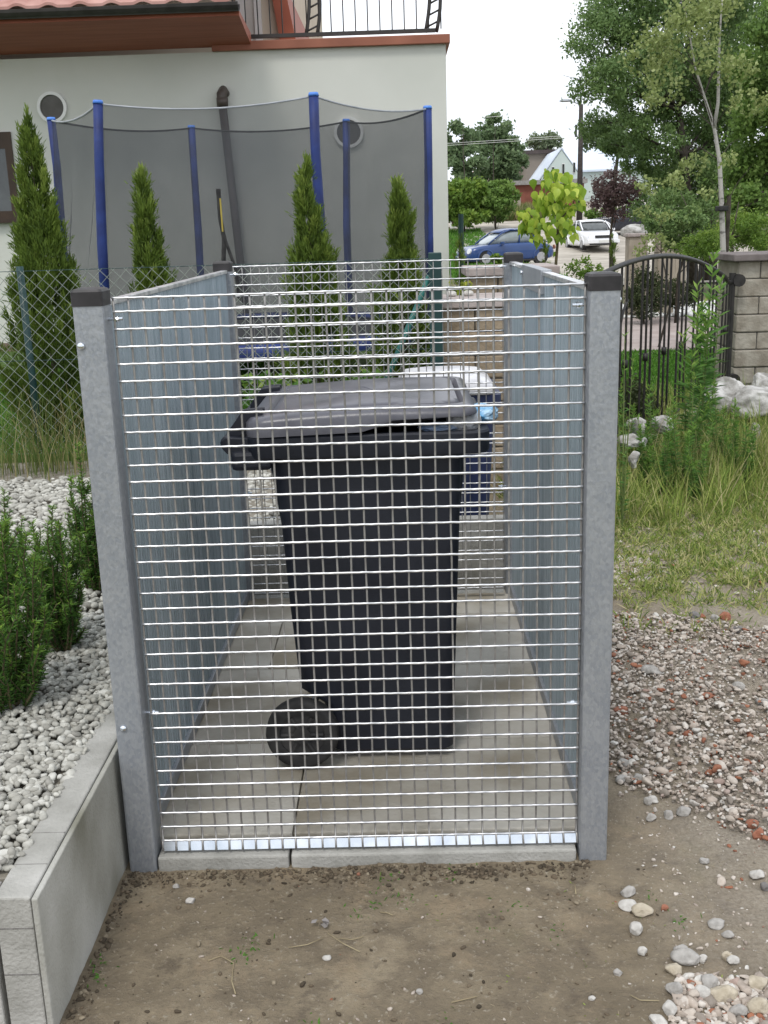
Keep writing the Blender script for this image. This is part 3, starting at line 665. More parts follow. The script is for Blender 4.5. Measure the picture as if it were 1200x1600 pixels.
def yew(x, y, z, H, spread, nshoot, label, seed):
    ro = empty('yew_shrub', (x, y, z), label, 'shrub', 'young yew shrubs planted in the white pebbles')
    st = MB(); CC = []; DD = []; RV = []; rs = np.random.RandomState(seed)
    for i in range(nshoot):
        a = rs.uniform(0, 2*PI); r0 = spread*math.sqrt(rs.uniform(0, 1)); hh = H*rs.uniform(.45, 1)*(1-.35*r0/spread)
        bx, by = x+r0*.35*math.cos(a), y+r0*.35*math.sin(a); tx, ty = x+r0*1.05*math.cos(a), y+r0*1.05*math.sin(a)
        P = [np.array([bx+(tx-bx)*u**.7+rs.normal(0, .004), by+(ty-by)*u**.7, z+hh*u]) for u in np.linspace(0, 1, 7)]
        st.tube(P, [.0045, .004, .0035, .003, .0025, .002, .001], 5)
        def needles(P, hh, dens, l0):
            P = np.array(P); n = int(dens*hh); u = rs.uniform(.08, 1, n)*(len(P)-1); k = np.minimum(u.astype(int), len(P)-2); C = P[k]+(P[k+1]-P[k])*(u-k)[:, None]; T = unit(P[k+1]-P[k])
            s1 = unit(np.cross(T, rs.normal(size=(n, 3)))); D = unit(s1+T*rs.uniform(.35, .9, n)[:, None]); CC.append(C); DD.append(D)
            RV.append(np.clip(.28+.5*(u/(len(P)-1))**2.5+rs.normal(0, .13, n), 0, 1))
        needles(P, hh, 900, .02)
        for k in range(int(hh*26)):
            u = rs.uniform(.12, .9); j = min(int(u*6), 5); B0 = P[j]; aa = rs.uniform(0, 2*PI); l = rs.uniform(.03, .09)*(1-u*.4)
            Q = [B0, B0+np.array([math.cos(aa)*.55, math.sin(aa)*.55, .6])*l*.5, B0+np.array([math.cos(aa)*.75, math.sin(aa)*.75, 1.0])*l]
            st.tube(Q, .0015, 4); needles(Q, l, 900, .018)
    st.build('stems', STEMM, ro)
    C = np.concatenate(CC); D = np.concatenate(DD); V, F, r = blades(C, D, RS.uniform(.012, .022, len(C)), .0032, rnd=np.concatenate(RV))
    link('foliage', V, F, YEW, ro, rnd=r)
def on(px, py, z=.31): return G(px, py, z)
for (px, py, H, sp, ns, lb) in ((12, 1105, .62, .15, 44, 'bushy dark green yew nearest the camera at the left frame edge'), (95, 1015, .54, .11, 30, 'middle yew shrub standing between two others left of the post'), (148, 925, .58, .10, 28, 'slender yew pressed against the left post of the shelter'),
                               (0, 935, .46, .10, 20, 'small pale tipped yew behind the nearest one at the left frame edge')):
    c = on(px, py); yew(c[0], c[1]+.03, .30, H, sp, ns, lb, int(px)+5)

# ------------------------------------------------------------------ grass and weeds
GRASS = rmat('grass_mix', [(0, (.09, .15, .03)), (.35, (.20, .29, .055)), (.65, (.36, .40, .11)), (.85, (.48, .45, .21)), (1, (.55, .48, .28))], transl=.25)
LAWNG = rmat('lawn_grass', [(0, (.045, .13, .015)), (.6, (.08, .21, .02)), (1, (.14, .30, .04))], transl=.25)
def tuft(C, n, L0, W0, spread=.5, bend=.2, rv=None):
    m = len(C)*n; B = np.repeat(C, n, 0)+np.c_[RS.normal(0, .02, (m, 2)), np.zeros(m)]
    D = unit(np.c_[RS.normal(0, spread, (m, 2)), np.ones(m)]); return blades(B, D, RS.uniform(.4, 1, m)*L0, W0, bend=RS.uniform(0, bend*2, m), rnd=rv)
def gstuff(name, parts, m, label, cat):
    V = []; F = []; R_ = []; n = 0
    for v, f, r in parts: V.append(v); F.append(f+n); R_.append(r); n += len(v)
    return tag(link(name, np.concatenate(V), np.concatenate(F), m, rnd=np.concatenate(R_)), label, cat, kind='stuff')
def withz(q, zf=None, z=0): return np.c_[q, (near_z(np.c_[q, np.zeros(len(q))]) if zf is None else np.full(len(q), z))]
# rough grass right, sparse towards the rubble and the bare patch at the right edge
q = scatter(14000, .55, 5.4, 3.75, 8.8); dn = nfield(q[:, 0], q[:, 1], 1.2, 44)
keep = (RS.uniform(0, 1, len(q)) < np.clip((q[:, 1]-3.85)*1.6, .22, 1)*np.clip(1.1+1.2*dn, .1, 1)) & ~((q[:, 0] > 1.75) & (q[:, 1] < 5.2) & (RS.uniform(0, 1, len(q)) < .75))
q = q[keep]
t1 = tuft(withz(q), 16, .085, .0045, .7, .3)
q2 = scatter(2000, .6, 4.6, 5.25, 8.8); t2 = tuft(withz(q2), 16, .36, .005, .32, .25, rv=RS.beta(1.5, 1.6, 32000))
q3 = scatter(26, -.5, 1.6, 1.5, 2.3); t3 = tuft(withz(q3), 5, .014, .0028, .9, .2, rv=RS.uniform(0, .6, 26*5))
q3b = scatter(120, .6, 2.2, 3.7, 4.4); t3b = tuft(withz(q3b), 8, .05, .004, .8, .3)
gstuff('rough_grass', [t1, t2, t3, t3b], GRASS, 'rough green and straw-coloured grass growing on the dirt right of the shelter', 'grass')
q = np.r_[scatter(9000, -3.4, -1.2, 5.9, 11.4), scatter(5000, -1.2, .1, 5.6, 9)]
gstuff('lawn_grass', [tuft(withz(q, 1, .33), 5, .06, .006, .5, .2)], LAWNG, 'short bright green lawn between the wire fence and the house', 'grass')
q = scatter(9000, 1.6, 5.2, 8.3, 12.5)
gstuff('lawn_grass', [tuft(withz(q, 1, .02), 5, .06, .010, .5, .2)], LAWNG, 'strip of bright green lawn seen through the wrought iron gate', 'grass')
# dry long grass at the foot of the tall thuja
def longgrass(name, x, y, z, n, H, spread, label, cat='grass'):
    V = []; st = MB(); rs = np.random.RandomState(int(abs(x)*100)); C = []; D = []
    for i in range(n):
        a = rs.uniform(0, 2*PI); ln = H*rs.uniform(.45, 1); sp = rs.uniform(.05, .55); bx, by = x+rs.normal(0, spread), y+rs.normal(0, spread*.5)
        P = [np.array([bx+math.cos(a)*sp*ln*u**1.8, by+math.sin(a)*sp*ln*u**1.8, z+ln*(u-.22*sp*u**3)]) for u in np.linspace(0, 1, 6)]
        V.append(P)
    rings = []; VV = []; FF = []; RR = []; k = 0
    for P in V:
        s1 = unit(np.array([rs.normal(), rs.normal(), 0])); wv = rs.uniform(.0012, .0028); rv = rs.uniform(0, 1)
        for j, p in enumerate(P):
            w_ = wv*(1-j/6.5); VV += [p-s1*w_, p+s1*w_]; RR += [rv, rv]
            if j: FF.append((k+2*j-2, k+2*j-1, k+2*j+1, k+2*j))
        k += 12
        if rs.uniform() < .35:
            C += [P[-1]+rs.normal(0, .008, 3) for _ in range(10)]
    o = tag(link(name, np.array(VV), np.array(FF), DRYG, rnd=RR), label, cat, kind='stuff')
DRYG = rmat('dry_grass', [(0, (.07, .12, .025)), (.55, (.15, .19, .05)), (.8, (.27, .23, .10)), (1, (.42, .36, .2))], transl=.2)
longgrass('long_grass', -1.93, 5.62, .29, 420, .48, .24, 'long dry tangled grass at the foot of the tallest thuja')
longgrass('long_grass', 2.0, 6.2, 0, 700, .42, .42, 'long straw and green grass leaning in front of the wrought iron gate')

WEED = rmat('weed_green', [(0, (.05, .12, .03)), (.5, (.10, .22, .045)), (.85, (.20, .34, .06)), (1, (.26, .33, .07))], transl=.3)
def weed(px, py, H, lf, label, lw=.012, d=None, nl=60, name='tall_weed', grp='tall leafy weeds by the gate', zt=None):
    c = G(px, py, 0) if d is None else np.array([W(px, 600, d)[0], d, 0]); ro = empty(name, c, label, 'weed', grp)
    rs = np.random.RandomState(int(px)+int(py)); st = MB(); C = []; D = []; Ls = []; R_ = []
    for s_ in range(3 if lf > .06 else 5):
        a = rs.uniform(0, 2*PI); off = rs.uniform(.01, .10)
        P = np.array([c+np.array([math.cos(a)*off*u, math.sin(a)*off*u, H*u*(1-.14*s_)]) for u in np.linspace(0, 1, 6)]); st.tube(P, [.004, .004, .0035, .003, .002, .001], 5)
        n = nl; u = rs.uniform(.12, 1, n); i = np.minimum((u*5).astype(int), 4); B = P[i]+(P[i+1]-P[i])*(u*5-i)[:, None]; an = rs.uniform(0, 2*PI, n)
        C.append(B); D.append(unit(np.c_[np.cos(an), np.sin(an), .25+.9*u**3])); Ls.append(lf*(1-.35*u)*rs.uniform(.7, 1.1, n)); R_.append(np.clip(.25+.55*u**2+rs.normal(0, .12, n), 0, 1))
    st.build('stem', GREENSTEM, ro)
    V, F, r = blades(np.concatenate(C), np.concatenate(D), np.concatenate(Ls), lw, bend=.12, rnd=np.concatenate(R_)); link('leaves', V, F, WEED, ro, rnd=r)
weed(1098, 640, 1.27, .13, 'tallest goldenrod reaching above the gate hinge', .016, d=6.9, nl=90)
weed(1112, 640, 1.12, .12, 'goldenrod leaning right beside the tallest one', .015, d=7.1, nl=80)
weed(1078, 660, .92, .12, 'shorter goldenrod left of the tallest one', .014, d=6.8, nl=70)
weed(978, 770, 1.0, .05, 'thin brown stalked weed close to the right post', .006, d=5.2, nl=30)
for i, (px, d, H, lb) in enumerate(((1010, 6.0, .42, 'feathery weed just right of the shelter post'), (1040, 5.8, .5, 'feathery weed in the middle of the green clump'), (1066, 5.9, .55, 'tall feathery weed below the goldenrods'), (1095, 5.7, .45, 'feathery weed right of the green clump'), (1150, 6.1, .5, 'feathery weed in front of the white boulders'),
                                  (1175, 6.0, .42, 'feathery weed nearest the right frame edge'), (1025, 6.3, .55, 'feathery weed behind the left white rocks'), (1082, 6.3, .62, 'feathery weed directly under the tallest goldenrod'), (985, 6.4, .5, 'feathery weed at the foot of the gate left end'), (1130, 6.3, .58, 'feathery weed left of the white boulders'))):
    weed(px, 600+i, H, .05, lb, .006, d=d, nl=150, grp='feathery weeds in front of the gate')

# ------------------------------------------------------------------ wire fence
PVC = mat('green_pvc', (.008, .035, .035), (.015, .05, .048), rough=.45, sc=10)
FW_ = mat('fence_wire', (.20, .23, .20), (.30, .33, .29), rough=.5, metal=.3, sc=20)
fe = empty('wire_fence', (-1.5, 5.9, .3), 'chain link fence with dark green posts running behind the shelter', 'fence')
m_ = MB(); p = .07; x0, x1, z0, z1 = -6.0, .19, .33, 1.33
for k in range(int((x1-x0+1.0)/p)+1):
    for sg in (1, -1):
        xa = x0+k*p-(0 if sg < 0 else 1.0); za, zb = z0, z1; A = np.array([xa, 5.9+sg*.001, z0]); B = np.array([xa+sg*1.0, 5.9+sg*.001, z1])
        lo, hi = (A, B) if A[0] < B[0] else (B, A)
        if hi[0] <= x0 or lo[0] >= x1: continue
        if lo[0] < x0: lo = lo+(hi-lo)*(x0-lo[0])/(hi[0]-lo[0])
        if hi[0] > x1: hi = lo+(hi-lo)*(x1-lo[0])/(hi[0]-lo[0])
        m_.tube([lo, hi], .0015, 4, False)
m_.build('chain_link', FW_, fe)
m_ = MB()
for z in (z0, .85, z1): m_.tube([(x0, 5.905, z), (x1, 5.905, z)], .0018, 4)
m_.build('tension_wire', PVC, fe)
for x in (-5.2, -2.04): MB().tube([(x, 5.93, .2), (x, 5.93, 1.355)], .02, 12).build('post', PVC, fe, smooth=True)
MB().box(.165, .235, 5.90, 5.97, 0, 1.36).build('corner_post', PVC, fe, bevel=.004)
MB().tube([(.17, 5.93, 1.24), (-.16, 5.93, .5)], .016, 10).build('brace', mat('teal_brace', (.02, .12, .11), (.03, .16, .14), rough=.5, sc=8), fe, smooth=True)
MB().tube([(.75, 13.0, 0), (.75, 13.0, 1.62)], .03, 8).build('far_post', PVC, fe)

# ------------------------------------------------------------------ house
HW = mat('render_wall', (.555, .565, .515), (.62, .625, .575), rough=.9, sc=1.0, det=14, bump=.3, bsc=220)
BRN = mat('red_brown_trim', (.24, .085, .05), (.31, .115, .07), rough=.6, sc=3)
SOFF = mat('stained_wood', (.27, .075, .04), (.34, .10, .055), rough=.6, sc=3, stretch=(.5, 8, 1))
DKM = mat('dark_metal', (.025, .022, .02), (.04, .036, .034), rough=.5, sc=10)
DPIPE = mat('brown_pipe', (.055, .042, .036), (.075, .06, .05), rough=.5, sc=6)
TILE = mat('roof_tile', (.34, .16, .13), (.48, .27, .23), rough=.55, sc=4)
GLD = mat('dark_glass', (.03, .035, .035), (.07, .08, .08), rough=.08, spec=.8, sc=3)
WFRAME = mat('white_frame', (.7, .7, .68), (.76, .76, .74), rough=.5, sc=5)
DFRAME = mat('brown_frame', (.035, .02, .012), (.06, .035, .02), rough=.5, sc=5)
PLAST = mat('cream_wall', (.52, .46, .36), (.58, .52, .42), rough=.9, sc=2)
hs = empty('house', (-4, 15, .3), 'white rendered house with red brown trim, flat terrace and tiled roof', 'house')
HY = 11.6; hx1 = W(700, 300, HY)[0]; ztop = W(600, 72, HY)[2]
MB().box(-11, hx1, HY, 20, .0, ztop).build('wall', HW, hs)
MB().box(-1.80, hx1+.04, HY-.06, 20, ztop, ztop+.085).build('parapet_cap', BRN, hs, bevel=.006)
MB().box(-11, hx1-.004, HY-.015, HY-.001, .0, .42).build('plinth', mat('plinth', (.16, .11, .09), (.2, .15, .12), rough=.9), hs)
# pitched roof part at the left with overhanging eave
ex = W(374, 40, 10.75)[0]; zs_ = W(300, 72, HY)[2]; zg = W(200, 20, 10.75)[2]
m_ = MB(); m_.add([(-11, HY-.003, zs_-.02), (ex, HY-.003, zs_-.02), (ex, 10.78, zg-.05), (-11, 10.78, zg-.05), (-11, HY-.003, zs_+.10), (ex, HY-.003, zs_+.10), (ex, 10.78, zg), (-11, 10.78, zg)], [(0, 1, 2, 3), (7, 6, 5, 4), (3, 2, 6, 7), (1, 5, 6, 2), (0, 4, 5, 1), (0, 3, 7, 4)])
m_.build('eave_soffit', SOFF, hs)
m_ = MB(); pr = [(math.cos(a)*.07, math.sin(a)*.07) for a in np.linspace(PI, 2*PI, 9)]
ra = [(-11, 10.72+a, zg+.045+b_) for a, b_ in pr]+[(-11, 10.72+a*.92, zg+.047+b_*.9) for a, b_ in pr[::-1]]
m_.loft([ra, [(ex+.01, y, z) for _, y, z in ra]]); m_.build('gutter', DKM, hs)
m_ = MB(); rp = []
for i in range(75):   # tile profile: waves along X, one every .30 m
    x = -11+(ex-.02+11)*i/74
    rp.append(x)
tl = []
nW = 400
for row in range(2):
    pass
xsT = np.linspace(-11, ex, 420); zw = .022*np.clip(np.cos((xsT-ex)*2*PI/.29), -.2, 1)
V = []; F = []
rows = [(10.70, zg+.085), (11.05, zg+.30), (11.05, zg+.33), (11.4, zg+.55), (11.4, zg+.58), (13.5, zg+1.95)]
for (y, z) in rows: V += [(x, y, z+w_) for x, w_ in zip(xsT, zw)]
V += [(x, 10.70, zg+.060+w_) for x, w_ in zip(xsT, zw)]
nn = len(xsT)
for r_ in range(len(rows)-1): F += [(r_*nn+i, r_*nn+i+1, (r_+1)*nn+i+1, (r_+1)*nn+i) for i in range(nn-1)]
b0 = len(rows)*nn; F += [(b0+i, b0+i+1, i+1, i) for i in range(nn-1)]
link('roof', V, F, TILE, hs)
# round windows
for px, py in ((82, 168), (545, 207)):
    c = W(px, py, HY); r_ = 17.5*HY/f_
    rg_ = [[(c[0]+q*math.cos(a), y, c[2]+q*math.sin(a)) for a in np.linspace(0, 2*PI, 49)[:-1]] for q, y in ((r_+.03, HY-.002), (r_+.03, HY-.03), (r_, HY-.03), (r_, HY-.004))]
    fr = MB(); fr.loft(rg_, False, False); fo = fr.build('round_window', WFRAME, hs)
    disc((c[0], HY-.006, c[2]), (0, 1, 0), r_, .008, 40).build('pane', mat('round_glass', (.06, .055, .045), (.085, .08, .07), rough=.35, spec=.4), fo)
# rectangular window at the left frame edge
c = W(22, 275, HY); zt, zb = W(20, 206, HY)[2], W(20, 342, HY)[2]; xr = W(24, 270, HY)[0]
fr = MB(); fr.box(xr-1.5, xr, HY-.03, HY-.002, zt-.16, zt); fr.box(xr-.07, xr, HY-.03, HY-.002, zb, zt-.16); fr.box(xr-1.5, xr-1.43, HY-.03, HY-.002, zb, zt-.16); fr.box(xr-1.43, xr-.07, HY-.03, HY-.002, zb, zb+.08)
fo = fr.build('window', DFRAME, hs); MB().box(xr-1.43, xr-.07, HY-.014, HY-.004, zb+.08, zt-.16).build('pane', GLD, fo); MB().box(xr-1.55, xr+.03, HY-.07, HY-.004, zb-.04, zb).build('sill', DFRAME, fo)
# downpipe with elbow
a, c = W(347, 150, HY-.06), W(378, 430, HY-.06)
pp = MB(); pp.tube([(a[0]+.02, HY, a[2]+.02), (a[0]+.01, HY-.04, a[2]+.05), (a[0], HY-.07, a[2]+.02), (a[0], HY-.07, a[2]-.1)], .052, 14); pp.tube([(a[0], HY-.07, a[2]-.08), (c[0], HY-.07, c[2]), (c[0]+.06, HY-.07, .35)], .042, 14)
pp.tube([(a[0], HY-.07, a[2]-.02), (a[0], HY-.07, a[2]-.10)], .058, 14); pp.build('downpipe', DPIPE, hs, smooth=True)
# terrace railing
rl = empty('railing', (0, 0, 0)); rl.parent = hs; rl.location = Vector((-.6, HY+.1, ztop+.085))-hs.location
zr = ztop+.12; m_ = MB(); m_.box(-1.80, hx1-.10, HY+.03, HY+.07, zr+.0, zr+.035); m_.box(-1.80, hx1-.10, HY+.03, HY+.07, zr+.92, zr+.96); m_.build('rail', DKM, rl)
for k in range(19):
    x = -1.70+k*.122
    MB().tube([(x, HY+.05, zr+.03), (x, HY+.05, zr+.93)], .007, 6).build('baluster', DKM, rl)
for cx_ in (hx1-.20, -.86):
    m_ = MB(); P = [(cx_+.05*math.sin(u*PI*1.3)+(.0), HY+.05, zr+u*.96) for u in np.linspace(0, 1, 14)]
    m_.tube(P, .018, 8); P2 = [(cx_+.10+.055*math.sin(u*PI*1.3+.2), HY+.05, zr+u*.96) for u in np.linspace(0, 1, 14)]; m_.tube(P2, .018, 8)
    for u in np.linspace(.05, .95, 9): m_.tube([(cx_+.05*math.sin(u*PI*1.3), HY+.05, zr+u*.96), (cx_+.10+.055*math.sin(u*PI*1.3+.2), HY+.05, zr+u*.96+.05)], .010, 6)
    m_.build('scroll_post', DKM, rl, smooth=True)
# upper storey with terrace door
ux = W(447, 20, 13.2)[0]; ul = W(377, 20, 13.2)[0]
MB().box(-8, ux, 13.2, 20, ztop, ztop+3.2).build('upper_wall', PLAST, hs)
fr = MB(); x0_ = ul-.05; fr.box(x0_, x0_+.09, 13.15, 13.195, ztop, ztop+2.2); fr.box(x0_+.20, x0_+.28, 13.15, 13.195, ztop, ztop+2.2); fr.box(x0_+.09, x0_+.2, 13.16, 13.195, ztop+2.1, ztop+2.2); fo = fr.build('terrace_door', WFRAME, hs)
MB().box(x0_+.09, x0_+.20, 13.17, 13.193, ztop, ztop+2.1).build('pane', mat('curtain', (.55, .53, .49), (.62, .6, .56), rough=.6), fo)
m_ = MB(); xa = ux; m_.add([(xa-.03, 13.1, ztop), (xa+.16, 13.1, ztop), (xa-.12, 13.1, ztop+1.6), (xa-.26, 13.1, ztop+1.6), (xa-.03, 19, ztop), (xa+.16, 19, ztop), (xa-.12, 19, ztop+1.6), (xa-.26, 19, ztop+1.6)], [(0, 1, 2, 3), (7, 6, 5, 4), (1, 5, 6, 2), (0, 3, 7, 4), (3, 2, 6, 7)])
m_.build('verge_board', SOFF, hs)

# ------------------------------------------------------------------ trampoline
tr = empty('trampoline', (-1.2, 8.9, .33), 'round trampoline with grey safety net and six blue padded poles before the house', 'trampoline')
BLUEP = mat('blue_foam', (.010, .020, .10), (.02, .045, .20), rough=.6, sc=5, bump=.3, bsc=20)
BLUEL = mat('blue_cap', (.06, .18, .6), (.09, .25, .7), rough=.45, sc=5)
netm = bpy.data.materials.new('safety_net'); netm.use_nodes = True; t = netm.node_tree; b = t.nodes['Principled BSDF']; b.inputs['Base Color'].default_value = (.055, .06, .068, 1); b.inputs['Roughness'].default_value = .9
tp = N(t, 'ShaderNodeBsdfTransparent'); ms = N(t, 'ShaderNodeMixShader'); tcn = N(t, 'ShaderNodeTexCoord')
nzz = nz(t, tcn.outputs['Object'], 2.0, 4); mr = N(t, 'ShaderNodeMapRange'); mr.inputs[3].default_value = .42; mr.inputs[4].default_value = .58; t.links.new(nzz, mr.inputs[0]); t.links.new(mr.outputs[0], ms.inputs[0])
t.links.new(tp.outputs[0], ms.inputs[1]); t.links.new(b.outputs[0], ms.inputs[2]); t.links.new(ms.outputs[0], t.nodes['Material Output'].inputs[0])
TP = [W(80, 188, 8.9), W(153, 162, 7.55), W(490, 150, 7.55), W(668, 170, 8.9), W(541, 190, 10.2), W(299, 200, 10.2)]
TP = [np.array(p) for p in TP]; ctr = np.mean(TP, 0)
botx = {0: W(100, 400, 8.9), 1: W(163, 400, 7.55), 2: W(505, 400, 7.55), 3: W(672, 400, 8.9), 4: W(545, 400, 10.2), 5: W(311, 400, 10.2)}
for i, p in enumerate(TP):
    q = botx[i]; dirv = (q-p)/(p[2]-q[2]); base = p+dirv*(p[2]-.35); mid = p+dirv*(p[2]-.62)
    pts = [p, p+dirv*.35, p+dirv*.9, mid]; pts = [np.array(a)+np.array([RS.normal(0, .008), 0, 0])*(j in (1, 2)) for j, a in enumerate(pts)]
    po = MB().tube([p+(0, 0, .0)]+pts[1:], [.033, .032, .035, .033], 12).build('pole', BLUEP, tr, smooth=True)
    MB().tube([p-dirv*.0, p-dirv*.022], [.037, .031], 12).build('pole_cap', BLUEL, po, smooth=True)
    MB().tube([mid, base], .02, 8).build('leg', GALV, po, smooth=True)
NB = [p+(botx[i]-p)/(p[2]-botx[i][2])*(p[2]-.72) for i, p in enumerate(TP)]
V = []; cols = 14; rowsN = 9
for i in range(6):
    A, B, A2, B2 = TP[i], TP[(i+1) % 6], NB[i], NB[(i+1) % 6]
    outw = unit((A+B)/2*np.array([1, 1, 0])-ctr*np.array([1, 1, 0]))
    for k in range(cols):
        u = k/cols; sag = (.055 if i in (1, 4) else .05)*4*u*(1-u)
        tp_ = A+(B-A)*u-np.array([0, 0, sag]); bt_ = A2+(B2-A2)*u+outw*.12*4*u*(1-u)
        for j in range(rowsN+1):
            v = j/rowsN; V.append(tp_+(bt_-tp_)*v+outw*(-.05*4*u*(1-u)*math.sin(PI*v)+(.035 if i in (0, 3) else .016)*math.sin(v*6+k*(.9+.3*i)+i*2)*math.sin(PI*v)))
n = 6*cols; F = [((i % n)*(rowsN+1)+j, ((i+1) % n)*(rowsN+1)+j, ((i+1) % n)*(rowsN+1)+j+1, (i % n)*(rowsN+1)+j+1) for i in range(n) for j in range(rowsN)]
link('safety_net', V, F, netm, tr, smooth=True)
Vt = [V[i*(rowsN+1)] for i in range(n)]
m_ = MB(); m_.tube(Vt[-0:cols*3+1][cols*0:], .007, 6); m_.build('top_cord', mat('white_cord', (.28, .30, .33), (.38, .40, .43), rough=.7), tr)
m_ = MB(); m_.tube(Vt[cols*3:]+[Vt[0]], .008, 6); m_.build('rear_cord', RUBM, tr)
R0 = 1.56; cx_, cy_ = ctr[0], 8.9; N_ = 48
def circ(r, z): return [(cx_+r*math.cos(a), cy_+r*math.sin(a), z) for a in np.linspace(0, 2*PI, N_+1)[:-1]]
m_ = MB(); m_.loft([circ(R0+.04, .66), circ(R0+.05, .72), circ(R0-.02, .745), circ(R0-.27, .735), circ(R0-.28, .715), circ(R0-.02, .70)], False, False); m_.build('edge_pad', BLUEP, tr, smooth=True)
m_ = MB(); m_.loft([circ(R0-.27, .70), circ(R0-.27, .704)]); m_.build('jumping_mat', RUBM, tr)
# zipped entrance in the near net: dark hem with yellow tape, hanging open
zx = [W(x, y, 7.42) for x, y in ((341, 295), (344, 340), (350, 372), (349, 425))]
m_ = MB(); m_.tube(zx, .016, 6); m_.tube([zx[1], W(352, 375, 7.42), W(368, 420, 7.42), W(374, 470, 7.42)], .012, 6); ent = m_.build('entrance_hem', RUBM, tr)
MB().tube([W(344, 310, 7.40), W(348, 362, 7.40)], .006, 6).build('zip_tape', mat('yellow_tape', (.36, .28, .05), (.42, .33, .07), rough=.6), ent)
# low ornamental plants on the lawn, seen through the rear mesh
for px, d, lb in ((400, 6.3, 'leafy bright green perennial behind the rear mesh left of the knobbly thuja'), (440, 6.2, 'leafy perennial at the foot of the knobbly thuja'), (570, 6.3, 'bright leafy perennial between the two right thujas'), (600, 6.2, 'leafy perennial at the foot of the corner thuja')):
    c = np.array([W(px, 500, d)[0], d, .33]); n = 260; C = c+np.c_[RS.normal(0, .09, n), RS.normal(0, .05, n), RS.uniform(.02, .36, n)]
    V, F, r = leaves(C, .055, rnd=RS.uniform(.4, 1, n)); ro = empty('perennial', c, lb, 'plant', 'leafy perennials behind the fence')
    link('leaves', V, F, WEED, ro, rnd=r); m2 = MB(); [m2.tube([c, c+np.array([RS.normal(0, .06), RS.normal(0, .03), .3])], .003, 4) for _ in range(6)]; m2.build('stem', GREENSTEM, ro)

# ------------------------------------------------------------------ block walls and wrought iron gate
BLK = mat('split_block', (.225, .195, .155), (.40, .37, .315), rough=.95, sc=7, bump=1.0, bsc=28, mix=(.3, .7), det=10)
BLKT = mat('split_block_tan', (.20, .155, .105), (.34, .275, .20), rough=.95, sc=7, bump=1.0, bsc=28, mix=(.3, .7), det=10)
CAPM = mat('cap_stone', (.12, .10, .095), (.18, .155, .15), rough=.85, sc=8, bump=.3)
CAPT = mat('cap_stone_pale', (.33, .28, .26), (.42, .37, .35), rough=.85, sc=8, bump=.3)
def blockpillar(name, x0, x1, y0, y1, z0, z1, m, label, ch=.14, bl=.36, rot=0, capm=None, ov=.03, nocourse=False):
    ro = empty(name, ((x0+x1)/2, (y0+y1)/2, z0), label, 'pillar', rz=0); piv = ((x0+x1)/2, (y0+y1)/2)
    nc = max(1, round((z1-z0)/ch)); ch = (z1-z0)/nc; m_ = MB()
    for k in range(nc):
        za, zb = z0+k*ch+.003, z0+(k+1)*ch-.003; off = bl*.5*(k % 2); x = x0-off
        while x < x1:
            a, c = max(x, x0)+.003, min(x+bl, x1)-.003
            if c-a > .03:
                j = [RS.uniform(-.006, .006) for _ in range(2)]; m_.box(a, c, y0+j[0], y1+j[1], za, zb, rot, piv)
            x += bl
    m_.build('blocks', m, ro, bevel=.010)
    MB().box(x0+.012, x1-.012, y0+.012, y1-.012, z0, z1-.001, rot, piv).build('mortar', mat('mortar', (.07, .065, .06), (.1, .095, .085), rough=.95), ro)
    MB().box(x0-ov, x1+ov, y0-ov, y1+ov, z1, z1+.055, rot, piv).build('cap', capm or CAPM, ro, bevel=.008)
    return ro
zc_ = W(690, 468, 6.05)[2]
b1 = blockpillar('block_wall', W(691, 470, 6.05)[0], 1.02, 6.05, 6.42, 0, zc_-.05, BLKT, 'tan split-face block wall seen through the rear mesh with flat cap', capm=CAPT)
b1['category'] = 'wall'
x2 = W(735, 430, 7.2)[0]; z2 = W(740, 420, 7.2)[2]
blockpillar('block_pillar', x2, x2+.55, 7.2, 7.7, 0, z2-.05, BLKT, 'taller block pillar standing just beyond the tan wall, left of the rear right post', capm=CAPT)
for i, (px, lb) in enumerate(((705, 'left white stone lying on the cap of the tan wall'), (732, 'right white stone lying on the cap of the tan wall beside the yellow plant'))):
    c = W(px, 458, 6.2); B, F = ICO2; P = B*np.array([.03, .03, .018])*(1+.15*vnoise(B, 2, i+3))[:, None]+np.array([c[0], 6.2, zc_+.02]); tag(link('stone', P, F, SW, smooth=True), lb, 'stone', 'white stones on the wall cap')
c = np.array([W(722, 455, 6.3)[0], 6.3, zc_+.005]); n = 90; C = c+np.c_[RS.normal(0, .03, n), RS.normal(0, .02, n), RS.uniform(0, .08, n)]
YG = rmat('yellow_green', [(0, (.14, .19, .02)), (.6, (.28, .34, .04)), (1, (.48, .48, .08))], transl=.3)
V, F, r = leaves(C, .03); tag(link('small_plant', V, F, YG, rnd=r), 'small yellow green plant on the cap of the tan wall', 'plant')
xp = W(1150, 500, 8.95)[0]; zc2 = W(1160, 408, 8.95)[2]
blockpillar('block_pillar', xp, xp+.62, 8.95, 9.55, 0, zc2, BLK, 'grey split-face block pillar with dark cap holding the gate hinge at right', ch=.145, ov=.06)
